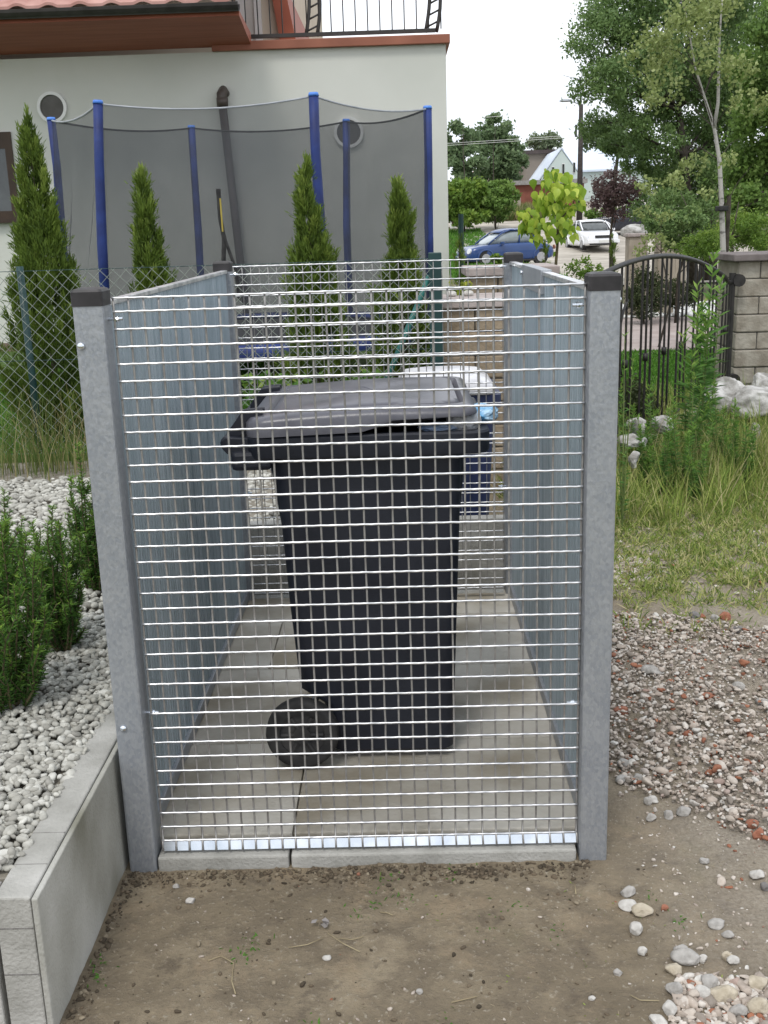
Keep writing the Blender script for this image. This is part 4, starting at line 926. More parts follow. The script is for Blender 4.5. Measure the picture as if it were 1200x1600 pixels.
# gate
IRON = mat('wrought_iron', (.012, .011, .011), (.03, .027, .025), rough=.5, sc=20)
ga = empty('iron_gate', (1.9, 7.6, .1), 'arched black wrought iron gate leaf hung on the grey block pillar', 'gate')
A = np.array([.95, 6.05, 0]); B = np.array([W(1140, 500, 8.85)[0], 8.85, 0]); glen = np.linalg.norm(B-A)
def gp(s, z): return A+(B-A)*s+np.array([0, 0, z])
def arch(s): return .985+.275*max(0, 1-((s-.42)/.58)**2)
MB().tube([gp(s, arch(s)) for s in np.linspace(0, .94, 30)]+[gp(.97, .99), gp(1, .99)], .017, 8).build('top_rail', IRON, ga, smooth=True)
MB().tube([gp(0, .15), gp(1, .15)], .017, 6).build('bottom_rail', IRON, ga)
nb_ = 34; tw = 0
for k in range(nb_+1):
    s = .01+.98*k/nb_
    if k % 4 == 3: continue
    zt = arch(s) if s < .95 else .99
    MB().tube([gp(s, .15), gp(s, zt)], .008, 6).build('bar', IRON, ga)
    if k % 4 == 1: disc(gp(s, .62), (0, 0, 1), .018, .05, 8).build('collar', IRON, ga, smooth=True)
hp = gp(1.005, 0); MB().tube([hp+(0, 0, .08), hp+(0, 0, 1.06)], .026, 10).build('hinge_post', IRON, ga)
for z in (1.0, .2): disc(hp+np.array([.05, .0, z]), (0, 1, 0), .05, .06, 12).build('hinge', IRON, ga)
MB().tube([gp(.30, .75)+.22*np.array([(B-A)[0]/glen*math.cos(a), (B-A)[1]/glen*math.cos(a), math.sin(a)*1.3]) for a in np.linspace(PI*.62, PI*1.25, 12)], .009, 6).build('scroll', IRON, ga)
m_ = MB(); d_ = unit(B-A); nrm = np.array([-d_[1], d_[0], 0])
pA, pB = A-nrm*.06, B-nrm*.06; m_.add([pA+(0, 0, -.02), pB+(0, 0, -.02), pB+nrm*.14+(0, 0, -.02), pA+nrm*.14+(0, 0, -.02), pA+(0, 0, .09), pB+(0, 0, .09), pB+nrm*.14+(0, 0, .09), pA+nrm*.14+(0, 0, .09)], [(3, 2, 1, 0), (4, 5, 6, 7), (0, 1, 5, 4), (1, 2, 6, 5), (2, 3, 7, 6), (3, 0, 4, 7)])
tag(m_.build('gate_kerb', CONC, bevel=.01), kind='structure')
PAVE = mat('pink_paving', (.33, .27, .25), (.42, .36, .335), rough=.9, sc=3, bump=.2)
tag(MB().box(1.2, 14, 12.3, 17.0, -.02, .012).build('paving', PAVE, ), kind='structure')
tag(MB().box(1.0, 14, 8.25, 12.3, -.02, .006).build('lawn', LAWN), kind='structure')
q = scatter(2500, 2.5, 7, 17.0, 19.5); V, F, r = pebbles(np.c_[q, np.full(len(q), .03)], RS.uniform(.03, .06, len(q)), base=ico(0)); 
PEBW = rmat('bright_pebbles', [(0, (.55, .55, .53)), (1, (.82, .82, .80))], rough=.8)
tag(link('white_gravel', V, F, PEBW, smooth=True, rnd=r), 'bright white pebbles beyond the lawn behind the iron gate', 'gravel', kind='stuff')
# white boulders
def boulder(px, py, d, sx, sy, sz, label, seed):
    B_, F_ = ico(4); P = B_*np.array([sx, sy, sz]); rs = np.random.RandomState(seed)
    for _ in range(9):
        dd = rs.normal(size=3); dd /= np.linalg.norm(dd); ex_ = np.clip(B_@dd-rs.uniform(.6, .88), 0, None); P -= (ex_[:, None]*dd)*np.array([sx, sy, sz])*.8
    P = P*(1+.22*vnoise(B_, 2.0, seed, 5))[:, None]; c = W(px, py, d); P += np.array([c[0], d, max(c[2], sz*.5)])
    tag(link('boulder', P, F_, BOULD, smooth=True), label, 'boulder', 'pale boulders piled before the gate')
BOULD = mat('limestone', (.22, .21, .19), (.52, .51, .49), rough=.9, sc=9, bump=1.0, bsc=40, mix=(.4, .6))
boulder(1140, 622, 7.7, .20, .18, .15, 'large pale boulder at the foot of the grey block pillar', 4)
boulder(1186, 634, 7.5, .20, .2, .14, 'pale boulder right of the large one at the frame edge', 5)
boulder(1195, 606, 8.3, .13, .15, .12, 'rear pale boulder touching the block pillar at the right edge', 6)
boulder(1035, 664, 6.6, .085, .1, .055, 'white rock lying under the gate kerb', 7)
boulder(995, 668, 6.5, .07, .09, .06, 'white rock nearest the shelter post below the gate', 8)
boulder(988, 690, 6.1, .085, .08, .045, 'flat whitish rock below the two under the gate', 9)
boulder(1180, 680, 6.9, .03, .05, .09, 'narrow upright white rock in the weeds', 10)
boulder(990, 718, 5.8, .04, .05, .05, 'small whitish rock half hidden in the weeds by the post', 11)

# ------------------------------------------------------------------ trees
def tree(name, X, Y, z0, H, clumps, nleaf, lsize, lm, label, cat='tree', grp=None, trunk=None, bark=BARK, spread=.55, tr_r=.2, asp=.55, droop=0, limbs=True, seed=1, flat=.75, cn=9):
    """clumps: (cx,cy,cz,r) main crown masses; leaves gather in many small tufts inside them"""
    rs = np.random.RandomState(seed); ro = empty(name, (X, Y, z0), label, cat, grp)
    st = MB(); tp = trunk or [(X, Y, z0-.1), (X+rs.normal(0, .1), Y, z0+H*.35), (X+rs.normal(0, .2), Y, z0+H*.7), (X, Y, z0+H*.92)]
    tp = np.array(tp); st.tube(tp, np.linspace(tr_r, tr_r*.15, len(tp)), 10)
    if limbs:
        for cx, cy, cz, r in clumps:
            i = np.argmin(np.linalg.norm(tp-np.array([cx, cy, cz-r*.8]), axis=1)); s0 = tp[i]; e = np.array([cx, cy, cz]); md = (s0+e)/2+np.array([rs.normal(0, .1*r), 0, -.1*r])
            st.tube([s0, md, e], [tr_r*.32, tr_r*.2, tr_r*.06], 6)
            for k in range(4):
                q = e+rs.normal(0, r*.5, 3); st.tube([md, (md+q)/2+rs.normal(0, .06*r, 3), q], [tr_r*.14, tr_r*.09, tr_r*.03], 4)
    st.build('trunk', bark, ro, smooth=True)
    tot = sum(c[3]**2 for c in clumps); CC = []; RV = []
    for cx, cy, cz, r in clumps:
        m = max(20, int(nleaf*r*r/tot)); nt_ = max(4, int(cn*3)); tc_ = unit(rs.normal(size=(nt_, 3)))*(r*np.cbrt(rs.uniform(.15, 1, nt_)))[:, None]*np.array([1, 1, flat])
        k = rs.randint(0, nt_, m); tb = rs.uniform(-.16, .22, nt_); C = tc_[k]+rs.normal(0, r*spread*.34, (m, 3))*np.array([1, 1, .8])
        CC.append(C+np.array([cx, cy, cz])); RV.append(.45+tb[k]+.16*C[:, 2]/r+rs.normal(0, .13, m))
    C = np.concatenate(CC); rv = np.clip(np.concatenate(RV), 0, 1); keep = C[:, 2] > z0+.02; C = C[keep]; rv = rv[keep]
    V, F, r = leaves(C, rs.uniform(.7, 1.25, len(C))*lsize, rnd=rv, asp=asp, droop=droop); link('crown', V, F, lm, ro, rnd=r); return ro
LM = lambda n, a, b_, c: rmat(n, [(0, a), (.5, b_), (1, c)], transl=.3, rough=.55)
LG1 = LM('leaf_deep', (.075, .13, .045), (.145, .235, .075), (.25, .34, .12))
LG2 = LM('leaf_mid', (.07, .13, .03), (.14, .24, .05), (.25, .35, .09))
LG3 = LM('leaf_birch', (.15, .20, .06), (.27, .33, .11), (.42, .47, .22))
LG4 = LM('leaf_far', (.09, .14, .07), (.14, .21, .095), (.22, .29, .14))
LPUR = LM('leaf_purple', (.08, .05, .055), (.14, .09, .09), (.22, .17, .15))
def cl(lst, d, j=.0):
    out = []
    for px, py, rp in lst:
        dd = d+(RS.uniform(-j, j) if j else 0); p = W(px, py, dd); out.append((p[0], dd, p[2], rp*dd/f_))
    return out
# big trees at the right
big = [(1030, 225, 34), (1060, 175, 40), (1000, 160, 42), (1040, 265, 36), (990, 250, 24), (940, 60, 48), (985, 20, 60), (1050, -20, 70), (1120, -10, 70), (945, 130, 45), (1000, 110, 58), (1060, 100, 62), (1120, 110, 62), (930, 195, 26), (985, 200, 30), (955, 225, 20), (1120, 210, 60), (1150, 150, 60), (1040, 285, 36), (1080, 290, 52), (1130, 285, 58), (1090, 235, 35), (1040, 330, 42), (1100, 345, 42), (1010, 325, 26)]
p0 = W(1072, 400, 24)
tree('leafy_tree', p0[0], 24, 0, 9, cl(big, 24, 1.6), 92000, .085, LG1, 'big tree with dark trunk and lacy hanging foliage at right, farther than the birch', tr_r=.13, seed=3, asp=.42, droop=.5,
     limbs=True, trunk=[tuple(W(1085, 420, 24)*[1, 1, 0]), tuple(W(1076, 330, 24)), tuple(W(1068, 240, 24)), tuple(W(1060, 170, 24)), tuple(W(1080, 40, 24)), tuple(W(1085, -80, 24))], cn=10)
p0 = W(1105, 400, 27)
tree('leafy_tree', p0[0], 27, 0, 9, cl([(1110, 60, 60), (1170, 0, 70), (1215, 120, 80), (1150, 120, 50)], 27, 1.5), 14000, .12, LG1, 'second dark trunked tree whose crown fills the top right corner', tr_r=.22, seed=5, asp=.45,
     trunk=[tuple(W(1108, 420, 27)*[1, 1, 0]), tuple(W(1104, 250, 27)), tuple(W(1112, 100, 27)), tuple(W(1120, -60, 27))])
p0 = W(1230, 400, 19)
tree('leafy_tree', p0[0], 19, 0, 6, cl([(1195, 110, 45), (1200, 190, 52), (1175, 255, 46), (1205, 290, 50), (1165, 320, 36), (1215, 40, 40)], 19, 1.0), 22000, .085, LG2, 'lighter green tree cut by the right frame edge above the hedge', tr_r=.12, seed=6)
p0 = W(1120, 400, 15)
tree('hedge_bush', W(1060, 400, 16)[0], 16, 0, 2, cl([(1030, 345, 24), (1060, 368, 26), (1095, 385, 24), (1075, 345, 24)], 16, .4), 9000, .05, LG1, 'dark bush behind the concrete pillars at the foot of the big tree', 'bush', tr_r=.03, seed=8)
FORS = LM('leaf_bush', (.07, .13, .02), (.14, .24, .035), (.28, .38, .07))
tree('hedge_bush', W(1150, 400, 13)[0], 13, 0, 1.8, cl([(1085, 385, 26), (1150, 365, 34), (1190, 355, 36), (1120, 380, 28), (1205, 385, 30)], 13, .4), 12000, .045, FORS, 'bright green bush with narrow leaves behind the block pillar', 'bush', tr_r=.03, seed=9, asp=.3)
# birch
bt = [tuple(W(1130, 425, 11)*[1, 1, 0]), tuple(W(1130, 395, 11)), tuple(W(1128, 330, 11)), tuple(W(1124, 250, 11)), tuple(W(1116, 200, 11)), tuple(W(1100, 150, 11)), tuple(W(1086, 105, 11)), tuple(W(1072, 20, 11))]
bi = tree('birch_tree', bt[0][0], 11, 0, 4, cl([(1060, 60, 50), (1010, 90, 34), (1090, 20, 45), (1110, 90, 30), (1040, 140, 34), (1150, 110, 30), (1170, 160, 26), (1085, 255, 22), (1010, 290, 18), (1050, 285, 20), (1105, 300, 12), (1120, 0, 40), (1140, 250, 14)], 11, .35), 3800, .04, LG3, 'slender birch with white trunk and sparse pale leaves beside the block pillar', bark=BIRCH, tr_r=.032, seed=12, trunk=bt, asp=.75, limbs=False)
for k_ in range(26):
    j_ = RS.randint(2, 8); p_ = np.array(bt[j_]); e_ = p_+np.array([RS.normal(0, .28), RS.normal(0, .2), RS.uniform(.05, .45)]); MB().tube([p_, (p_+e_)/2+np.array([0, 0, .05]), e_], [.006, .0035, .001], 5).build('twig', BARK, bi)
MB().tube([bt[4], W(1122, 160, 11), W(1124, 60, 11), W(1130, -20, 11)], [.02, .016, .011, .006], 8).build('limb', BIRCH, bi, smooth=True)
tn = W(1128, 325, 10.96); MB().box(tn[0]-.045, tn[0]+.06, 10.93, 11.05, tn[2]-.03, tn[2]+.02).build('tie', RUBM, bi, bevel=.01)
stk = W(1140, 330, 11.06); tag(MB().tube([(stk[0], 11.1, 0), (stk[0], 11.1, stk[2]+.15)], .022, 8).build('wooden_stake', BARK), 'dark wooden stake tied to the birch trunk', 'stake')
# sapling with sparse pale leaves above the concrete pillars
p0 = W(1030, 420, 13); tree('sapling', p0[0], 13, 0, 1.6, cl([(1005, 330, 13), (1035, 340, 15), (1020, 375, 18), (1000, 395, 14), (1045, 385, 12)], 13, .1), 520, .04, LG3, 'thin sapling with sparse yellowish leaves before the concrete pillars', 'sapling', tr_r=.015, seed=14, asp=.7)
# purple leaved small tree, far
p0 = W(955, 400, 27); tree('purple_tree', p0[0], 27, 0, 3.2, cl([(950, 285, 22), (975, 290, 22), (940, 312, 20), (965, 328, 22), (990, 308, 20), (960, 300, 26)], 27, .3), 3600, .085, LPUR, 'small purple leaved tree between the lamp post and the big tree', tr_r=.04, seed=15)
# catalpa
CAT = rmat('catalpa_leaf', [(0, (.12, .22, .02)), (.5, (.30, .44, .045)), (1, (.55, .64, .10))], transl=.4, rough=.4)
cd = 9.4; c0 = W(867, 430, cd); ct = empty('catalpa_tree', (c0[0], cd, 0), 'young tree with very large yellow green leaves above the right side panel', 'tree')
m_ = MB(); m_.tube([(c0[0], cd, 0), W(868, 420, cd), W(872, 370, cd), W(866, 300, cd), W(865, 275, cd)], [.014, .013, .011, .008, .004], 8)
m_.tube([W(871, 385, cd), W(862, 360, cd), W(835, 345, cd), W(825, 330, cd)], [.009, .008, .006, .003], 6); m_.tube([W(870, 350, cd), W(895, 320, cd), W(905, 290, cd)], [.008, .006, .003], 6); m_.build('trunk', STEMM, ct, smooth=True)
VV = []; FF = []; RR = []; k = 0
def bigleaf(c, dirv, size, rv):
    global k
    d = unit(np.asarray(dirv, float)); s1 = unit(np.cross(d, RS.normal(size=3)+np.array([0, 2.5, 0]))); nn_ = np.cross(s1, d)
    prof = [(0, 0), (.08, .24), (.28, .38), (.52, .31), (.78, .12), (1.05, 0)]
    for u, w_ in prof:
        b_ = np.array(c)+d*u*size-nn_*(u*u)*size*.22*(1 if nn_[2] > 0 else -1)
        VV.extend([b_-s1*w_*size+nn_*w_*size*.25, b_, b_+s1*w_*size+nn_*w_*size*.25]); RR.extend([rv]*3)
    for j in range(5):
        a = k+3*j; FF.extend([(a, a+1, a+4, a+3), (a+1, a+2, a+5, a+4)])
    k += 18
rs = np.random.RandomState(4)
for px, py, n, sp in ((866, 300, 26, 24), (848, 322, 16, 15), (890, 302, 18, 18), (868, 345, 22, 22), (828, 352, 20, 16), (838, 368, 14, 16), (880, 368, 14, 16), (892, 330, 10, 18), (860, 275, 8, 10), (905, 300, 7, 10), (820, 340, 8, 8)):
    for _ in range(int(n*1.9)):
        c = W(px+rs.normal(0, sp*.6), py+rs.normal(0, sp*.5)-8, cd+rs.normal(0, .10)); c[1] = cd+rs.normal(0, .1)
        bigleaf(c, (rs.normal(0, .55), rs.normal(0, .4)-.2, -1+rs.normal(0, .35)), rs.uniform(.045, .095), rs.uniform(0, 1))
lv = link('crown', VV, FF, CAT, ct, smooth=True, rnd=RR)
# small conifers and shrubs beyond
def cone(px, pyb, pyt, wpx, d, label, n=2500, z0=0):
    thuja(px, pyb, pyt, wpx, d, label, n, z0, grp='small conical thujas along the road side')
cone(718, 445, 350, 30, 11.5, 'small cone thuja beside the house corner', 3500)
cone(852, 420, 365, 30, 14, 'small cone thuja behind the large leaved tree', 3000)
cone(957, 420, 358, 22, 14, 'small cone thuja left of the concrete pillars', 3000)
for px, py, d, r_, lb in ((820, 408, 11, 16, 'small green shrub behind the top of the right rear post'), (905, 398, 11, 20, 'loose green shrub just above the right side panel'), (925, 410, 11, 18, 'loose green shrub beside the cap of the right front post'), (775, 395, 11.5, 8, 'tiny green shrub above the rear mesh')):
    p = W(px, py, d); tree('small_shrub', p[0], d, 0, p[2], [(p[0], d, p[2]-r_*d/f_*.9, r_*d/f_), (p[0]+.05, d, max(.2, p[2]-r_*d/f_*2.6), r_*d/f_*1.2)], 900, .035, FORS, lb, 'shrub', 'loose green shrubs beyond the shelter', tr_r=.01, seed=int(px), asp=.5)
# topiary behind the gate
TOP = LM('leaf_topiary', (.03, .045, .02), (.06, .08, .03), (.12, .15, .05))
p = W(1008, 462, 16); tree('round_bush', p[0], 16, 0, .7, [(p[0], 16, p[2]+.10, .30), (p[0]+.02, 16, p[2]-.05, .26)], 5000, .04, TOP, 'dark rounded bush on white pebbles behind the gate', 'bush', tr_r=.03, seed=31, flat=1)
p = W(1062, 460, 16.5); tree('round_bush', p[0], 16.5, 0, .6, [(p[0], 16.5, p[2], .26)], 2500, .04, TOP, 'smaller sparse bush right of the dark rounded one', 'bush', tr_r=.03, seed=32)
# shrub leaning on the gate at its left end, dark leaves
p = W(985, 590, 7.3); tree('round_bush', p[0], 7.45, 0, .5, [(p[0], 7.45, .28, .17), (p[0]+.2, 7.7, .18, .13)], 2600, .03, TOP, 'dark leafy bush just inside the gate near the shelter post', 'bush', tr_r=.01, seed=33)
# far concrete pillars
PIL = mat('pale_brown_concrete', (.30, .255, .20), (.40, .35, .28), rough=.9, sc=4, bump=.3)
for px, wp_, yt, d, lb in ((998, 28, 370, 17, 'left pale concrete pillar beyond the gate'), (1043, 26, 368, 17.3, 'middle pale concrete pillar beyond the gate'), (1066, 17, 370, 18.5, 'right narrow concrete pillar beyond the gate')):
    c = W(px, yt, d); ww = wp_*d/f_/2; ro = empty('concrete_pillar', (c[0], d, 0), lb, 'pillar', 'concrete pillars beyond the gate')
    MB().box(c[0]-ww, c[0]+ww, d, d+.3, 0, c[2]).build('shaft', PIL, ro, bevel=.01); MB().box(c[0]-ww-.03, c[0]+ww+.03, d-.03, d+.33, c[2], c[2]+.05).build('cap', CAPT, ro, bevel=.01)
c = W(992, 362, 17.6); B_, F_ = ICO2; tag(link('boulder', B_*np.array([.22, .2, .12])*(1+.2*vnoise(B_, 2, 3))[:, None]+c+np.array([0, 0, 0]), F_, BOULD, smooth=True), 'pale rock heap seen over the left concrete pillar', 'boulder')

# ------------------------------------------------------------------ far background: trees, houses, lamp, cars
GB = 'trees and bushes beyond the road'
far = [('leafy_tree', 725, [(715, 215, 28), (722, 250, 30), (712, 290, 30)], 78, LG4, 'dark tree right beside the house corner across the road', 'tree', .30, 6000),
       ('leafy_tree', 780, [(775, 205, 28), (790, 225, 28), (760, 215, 22), (775, 250, 30), (800, 255, 24), (765, 285, 26), (795, 285, 24)], 82, LG4, 'tallest dark tree across the road with raised left crown', 'tree', .30, 11000),
       ('leafy_tree', 850, [(840, 222, 16), (860, 220, 16), (850, 234, 16)], 100, LM('leaf_pale', (.12, .16, .09), (.18, .23, .13), (.26, .3, .18)), 'pale round tree peeping over the dark roof', 'tree', .3, 2600),
       ('bush', 725, [(715, 300, 24), (735, 300, 24), (725, 322, 24), (708, 328, 20), (745, 332, 18), (728, 342, 18)], 60, FORS, 'light green bush at the road side next to the house corner', 'bush', .22, 9000),
       ('bush', 775, [(760, 300, 22), (780, 298, 20), (795, 302, 16), (768, 318, 20), (786, 320, 18), (772, 332, 18)], 62, LG2, 'mid green bush in front of the brick shed', 'bush', .22, 7500),
       ('leafy_tree', 960, [(930, 215, 22), (950, 210, 26), (975, 222, 26), (1000, 230, 24)], 70, LG4, 'rounded tree behind the blue white roof', 'tree', .3, 5000),
       ('bush', 985, [(925, 335, 10), (945, 337, 12), (970, 335, 12), (995, 338, 12)], 62, LG2, 'low green bush behind the white car', 'bush', .2, 2600)]
for nm, px, cls, d, m, lb, cat, ls, nlf in far:
    p = W(px, 340, d); tree(nm, p[0], d, gz(d)-.1, 6, cl(cls, d, 1.), nlf, ls, m, lb, cat, GB, tr_r=.18 if cat == 'tree' else .05, seed=px, spread=.45)
q = np.c_[RS.uniform(3.0, 9, 2500), RS.uniform(68, 74, 2500)]; zz = np.array([gz(y) for y in q[:, 1]])
gstuff('tall_dry_grass', [tuft(np.c_[q, zz], 5, 1.1, .05, .25, .2)], DRYG, 'tall straw-coloured grass along the far side of the road', 'grass')
q = np.c_[RS.uniform(1.6, 4.6, 3000), RS.uniform(30, 62, 3000)]; zz = np.array([gz(y) for y in q[:, 1]])
gstuff('verge_grass', [tuft(np.c_[q, zz], 5, .25, .03, .4, .2)], LAWNG, 'green verge between the house corner and the blue car', 'grass')
def gable(name, pl, pr, ze, zr, d, dep, wallm, roofm, label, rot=0, z0=1.2, win=()):
    xl, xr_ = W(pl, 300, d)[0], W(pr, 300, d)[0]; zE = W((pl+pr)/2, ze, d)[2]; zR = W((pl+pr)/2, zr, d)[2]; xm = (xl+xr_)/2; ro = empty(name, (xm, d, z0), label, 'house')
    m_ = MB(); fr_ = [(xl, d, z0), (xr_, d, z0), (xr_, d, zE), (xm, d, zR), (xl, d, zE)]; m_.loft([[(a, b_+dep, c) for a, b_, c in fr_], fr_]); m_.build('wall', wallm, ro)
    m_ = MB(); o = .35
    for sx, xe in ((-1, xl), (1, xr_)):
        sl_ = (zR-zE)/(xm-xe); xo = xe+sx*o; zo = zR+(xm-xo)*-sl_
        P = [(xm, d-.06, zR+.05), (xo, d-.06, zo+.05), (xo, d+dep+o, zo+.05), (xm, d+dep+o, zR+.05)]; m_.loft([P, [(a, b_, c+.10) for a, b_, c in P]])
    m_.build('roof', roofm, ro)
    for px, py, hw_, hh_ in win:
        c = W(px, py, d); w_ = MB().box(c[0]-hw_, c[0]+hw_, d-.05, d-.01, c[2]-hh_, c[2]+hh_).build('window', WFRAME, ro); MB().box(c[0]-hw_*.75, c[0]+hw_*.75, d-.08, d-.052, c[2]-hh_*.85, c[2]+hh_*.85).build('pane', GLD, w_)
    return ro
GW = mat('pale_green_wall', (.50, .58, .55), (.56, .63, .60), rough=.9, sc=.5); ZR = mat('pale_metal_roof', (.55, .62, .72), (.66, .72, .80), rough=.4, sc=.3)
# pale house: gable to the camera, long roof to the right behind it
gable('house', 845, 908, 278, 234, 84, 9, GW, ZR, 'pale gabled house with three narrow windows beyond the lamp post', win=((864, 268, .10, .36), (880, 264, .10, .40), (897, 262, .10, .40)))
xl, xr_ = W(890, 300, 88)[0], W(1012, 300, 88)[0]; zr_, ze_ = W(940, 231, 92)[2], W(940, 268, 87)[2]
ro = empty('house', ((xl+xr_)/2, 90, 1.3), 'long pale house wing with bluish white metal roof behind the purple tree', 'house')
MB().box(xl, xr_, 87, 97, 1.3, ze_).build('wall', GW, ro); m_ = MB(); P = [(xl, 86.6, ze_), (xr_+.4, 86.6, ze_), (xr_+.4, 92, zr_), (xl, 92, zr_)]; m_.loft([P, [(a, b_, c+.15) for a, b_, c in P]]); P = [(xl, 92.01, zr_), (xr_+.4, 92.01, zr_), (xr_+.4, 97.4, ze_), (xl, 97.4, ze_)]; m_.loft([P, [(a, b_, c+.15) for a, b_, c in P]]); m_.build('roof', ZR, ro)
GB2 = mat('grey_brown_wall', (.20, .17, .14), (.26, .225, .19), rough=.9, sc=.5); RB = mat('dark_roof', (.05, .04, .04), (.09, .07, .065), rough=.8, sc=1)
xl, xr_ = W(822, 300, 92)[0], W(876, 300, 92)[0]; z1_ = W(850, 240, 92)[2]; ro = empty('house', ((xl+xr_)/2, 95, 1.3), 'grey brown building with flat dark roof left of the pale gable', 'house'); MB().box(xl, xr_, 92, 100, 1.3, z1_).build('wall', GB2, ro); MB().box(xl-.3, xr_+.3, 91.7, 100.3, z1_, z1_+.28).build('roof', RB, ro)
OR_ = mat('orange_roof', (.42, .27, .19), (.5, .33, .24), rough=.85, sc=1)
gable('house', 742, 826, 268, 236, 96, 8, GB2, OR_, 'house with faded orange roof mostly hidden by the dark trees')
BRK = mat('brick_red_wall', (.15, .05, .035), (.22, .08, .055), rough=.9, sc=1.5); xl, xr_ = W(797, 320, 80)[0], W(912, 320, 80)[0]; z1_ = W(820, 289, 80)[2]
ro = empty('brick_shed', ((xl+xr_)/2, 82, 1.2), 'low dark red brick shed with flat roof behind the large leaved tree', 'shed'); MB().box(xl, xr_, 80, 85, 1.0, z1_).build('wall', BRK, ro); MB().box(xl-.2, xr_+.2, 79.7, 85.3, z1_, z1_+.3).build('roof', mat('felt_roof', (.22, .21, .20), (.3, .29, .28), rough=.9), ro)
for px in (775, 803, 810):
    p = W(px, 325, 72); tag(MB().box(p[0]-.16, p[0]+.16, 72, 72.3, gz(72), W(px, 309, 72)[2]).build('fence_post', PIL, bevel=.03), {775: 'lone grey concrete post in the dry grass', 803: 'left of the paired posts before the brick shed', 810: 'right of the paired posts before the brick shed'}[px], 'post', 'concrete posts across the road')
p = W(714, 340, 64); mbx = empty('utility_box', (p[0], 64, gz(64)), 'small white box by the road side next to the house corner', 'box'); MB().box(p[0]-.38, p[0]+.38, 64, 64.4, gz(64)-.1, gz(64)+.52).build('cabinet', WFRAME, mbx, bevel=.03); MB().box(p[0]-.30, p[0]+.10, 63.97, 63.998, gz(64)+.12, gz(64)+.42).build('door', DFRAME, mbx)
# street lamp
ld = 60; lb_ = W(905, 350, ld); lt = W(908, 163, ld); lp = empty('street_lamp', (lb_[0], ld, gz(ld)), 'dark street lamp pole with curved arm left of the big tree', 'street lamp')
MB().tube([(lt[0], ld, gz(ld)), (lt[0], ld, lt[2])], [.17, .11], 10).build('pole', mat('tarred_pole', (.03, .026, .024), (.06, .05, .045), rough=.8), lp, smooth=True)
MB().tube([(lt[0], ld, lt[2]-.1), W(905, 163, ld), W(898, 160, ld), W(889, 158, ld)], .035, 6).build('arm', GALV, lp, smooth=True)
a = W(889, 157.5, ld); m_ = MB(); m_.loft([[(a[0]-.0+u, ld+v*w_, a[2]+h_*z_) for v, h_ in ((-1, 0), (-.6, 1), (.6, 1), (1, 0), (.6, -.6), (-.6, -.6))] for u, w_, z_ in ((.12, .05, .04), (-.05, .13, .09), (-.35, .14, .09), (-.5, .05, .03))]); m_.build('lamp_head', GALV, lp)
m_ = MB(); m_.tube([(lt[0], ld, lt[2]), (lt[0], ld, lt[2]+.35)], .03, 6); m_.tube([(lt[0]-.25, ld, lt[2]-1.0), (lt[0]-.25, ld, lt[2]-1.6)], .06, 6); m_.tube([(lt[0]-.25, ld, lt[2]-1.1), (lt[0], ld, lt[2]-1.0)], .02, 5); m_.build('insulator', RIMM, lp)
pw = MB()
for dz, sx in ((-.3, 1), (-1.5, 1), (-1.6, 1)):
    P = [(lt[0]+(-42)*u, ld+6*u, lt[2]+dz+.4*u-1.6*u*(1-u)) for u in np.linspace(0, 1, 12)]; pw.tube(P, .009, 4)
pw.build('power_line', WFRAME, lp)

# cars
def car(name, X, Y, z, rz, st, paint, label, sc=1.):
    ro = empty(name, (X, Y, z), label, 'car'); ro.rotation_euler = (0, 0, rz); ro.scale = (sc,)*3
    TYRE = RUBM; GLASS = GLD; 
    body, cabin, wheels, R_ = st['body'], st['cabin'], st['wheels'], st['R']
    m_ = MB(); m_.loft([yring(x, w_, zb, zt, .16) for x, w_, zb, zt in body]); bo = m_.build('body', paint, ro, smooth=True, local=True, sub=1)
    m_ = MB(); m_.loft([yring(x, w_, zb, zt, .22) for x, w_, zb, zt in cabin]); m_.build('windows', st['glass'], ro, smooth=True, local=True, sub=1)
    m_ = MB(); m_.loft([[(x, y, zz) for y, zz in zip(np.linspace(-w_, w_, 9), zt+.015+dz*(1-(np.linspace(-1, 1, 9))**2))]+[(x, y, zz) for y, zz in zip(np.linspace(w_, -w_, 9), zt-.03+dz*(1-(np.linspace(1, -1, 9))**2))] for x, w_, zt, dz in st['roof']]); m_.build('roof', paint, ro, smooth=True, local=True)
    for sy in (-1, 1):
        m_ = MB()
        for P in st['pillars']: m_.tube([(x, sy*w_, zz) for x, w_, zz in P], .035, 6)
        m_.build('pillar', paint, ro, local=True, smooth=True)
        for wx in wheels:
            w1 = MB(); w1.tube([(wx, sy*(st['W']-.21), R_), (wx, sy*(st['W']-.01), R_)], R_, 24); wo_ = w1.build('wheel', TYRE, ro, local=True)
            w2 = MB(); w2.tube([(wx, sy*(st['W']-.02), R_), (wx, sy*(st['W']+.008), R_)], R_*.62, 16); wq = w2.build('rim', st['rim'], wo_, local=True)
            ar = MB(); ar.tube([(wx+(R_+.035)*math.cos(a), sy*(st['W']-.01), R_+(R_+.035)*math.sin(a)) for a in np.linspace(-.15, PI+.15, 14)], .035, 6); ar.build('wheel_arch', st['arch'], ro, local=True)
        m_ = MB(); m_.loft([[(st['mir'][0]+u, sy*(st['W']+.02+v), st['mir'][1]+h_) for u, h_ in ((-.05, -.06), (.07, -.05), (.07, .06), (-.05, .06))] for v in (-.06, .14)]); m_.build('mirror', paint, ro, local=True, bevel=.02)
        hx, hy, hz, hr = st['head']; disc((hx, sy*hy, hz), (1, sy*.25, .35), hr, .06, 16).build('headlight', st['lamp'], ro, local=True)
        disc((st['tail'][0], sy*st['tail'][1], st['tail'][2]), (-1, 0, .1), .09, .05, 12).build('tail_light', SR, ro, local=True)
    for nm, bx_, mm_ in st['extra']:
        MB().box(*bx_).build(nm, mm_, ro, local=True, bevel=.02)
    return ro
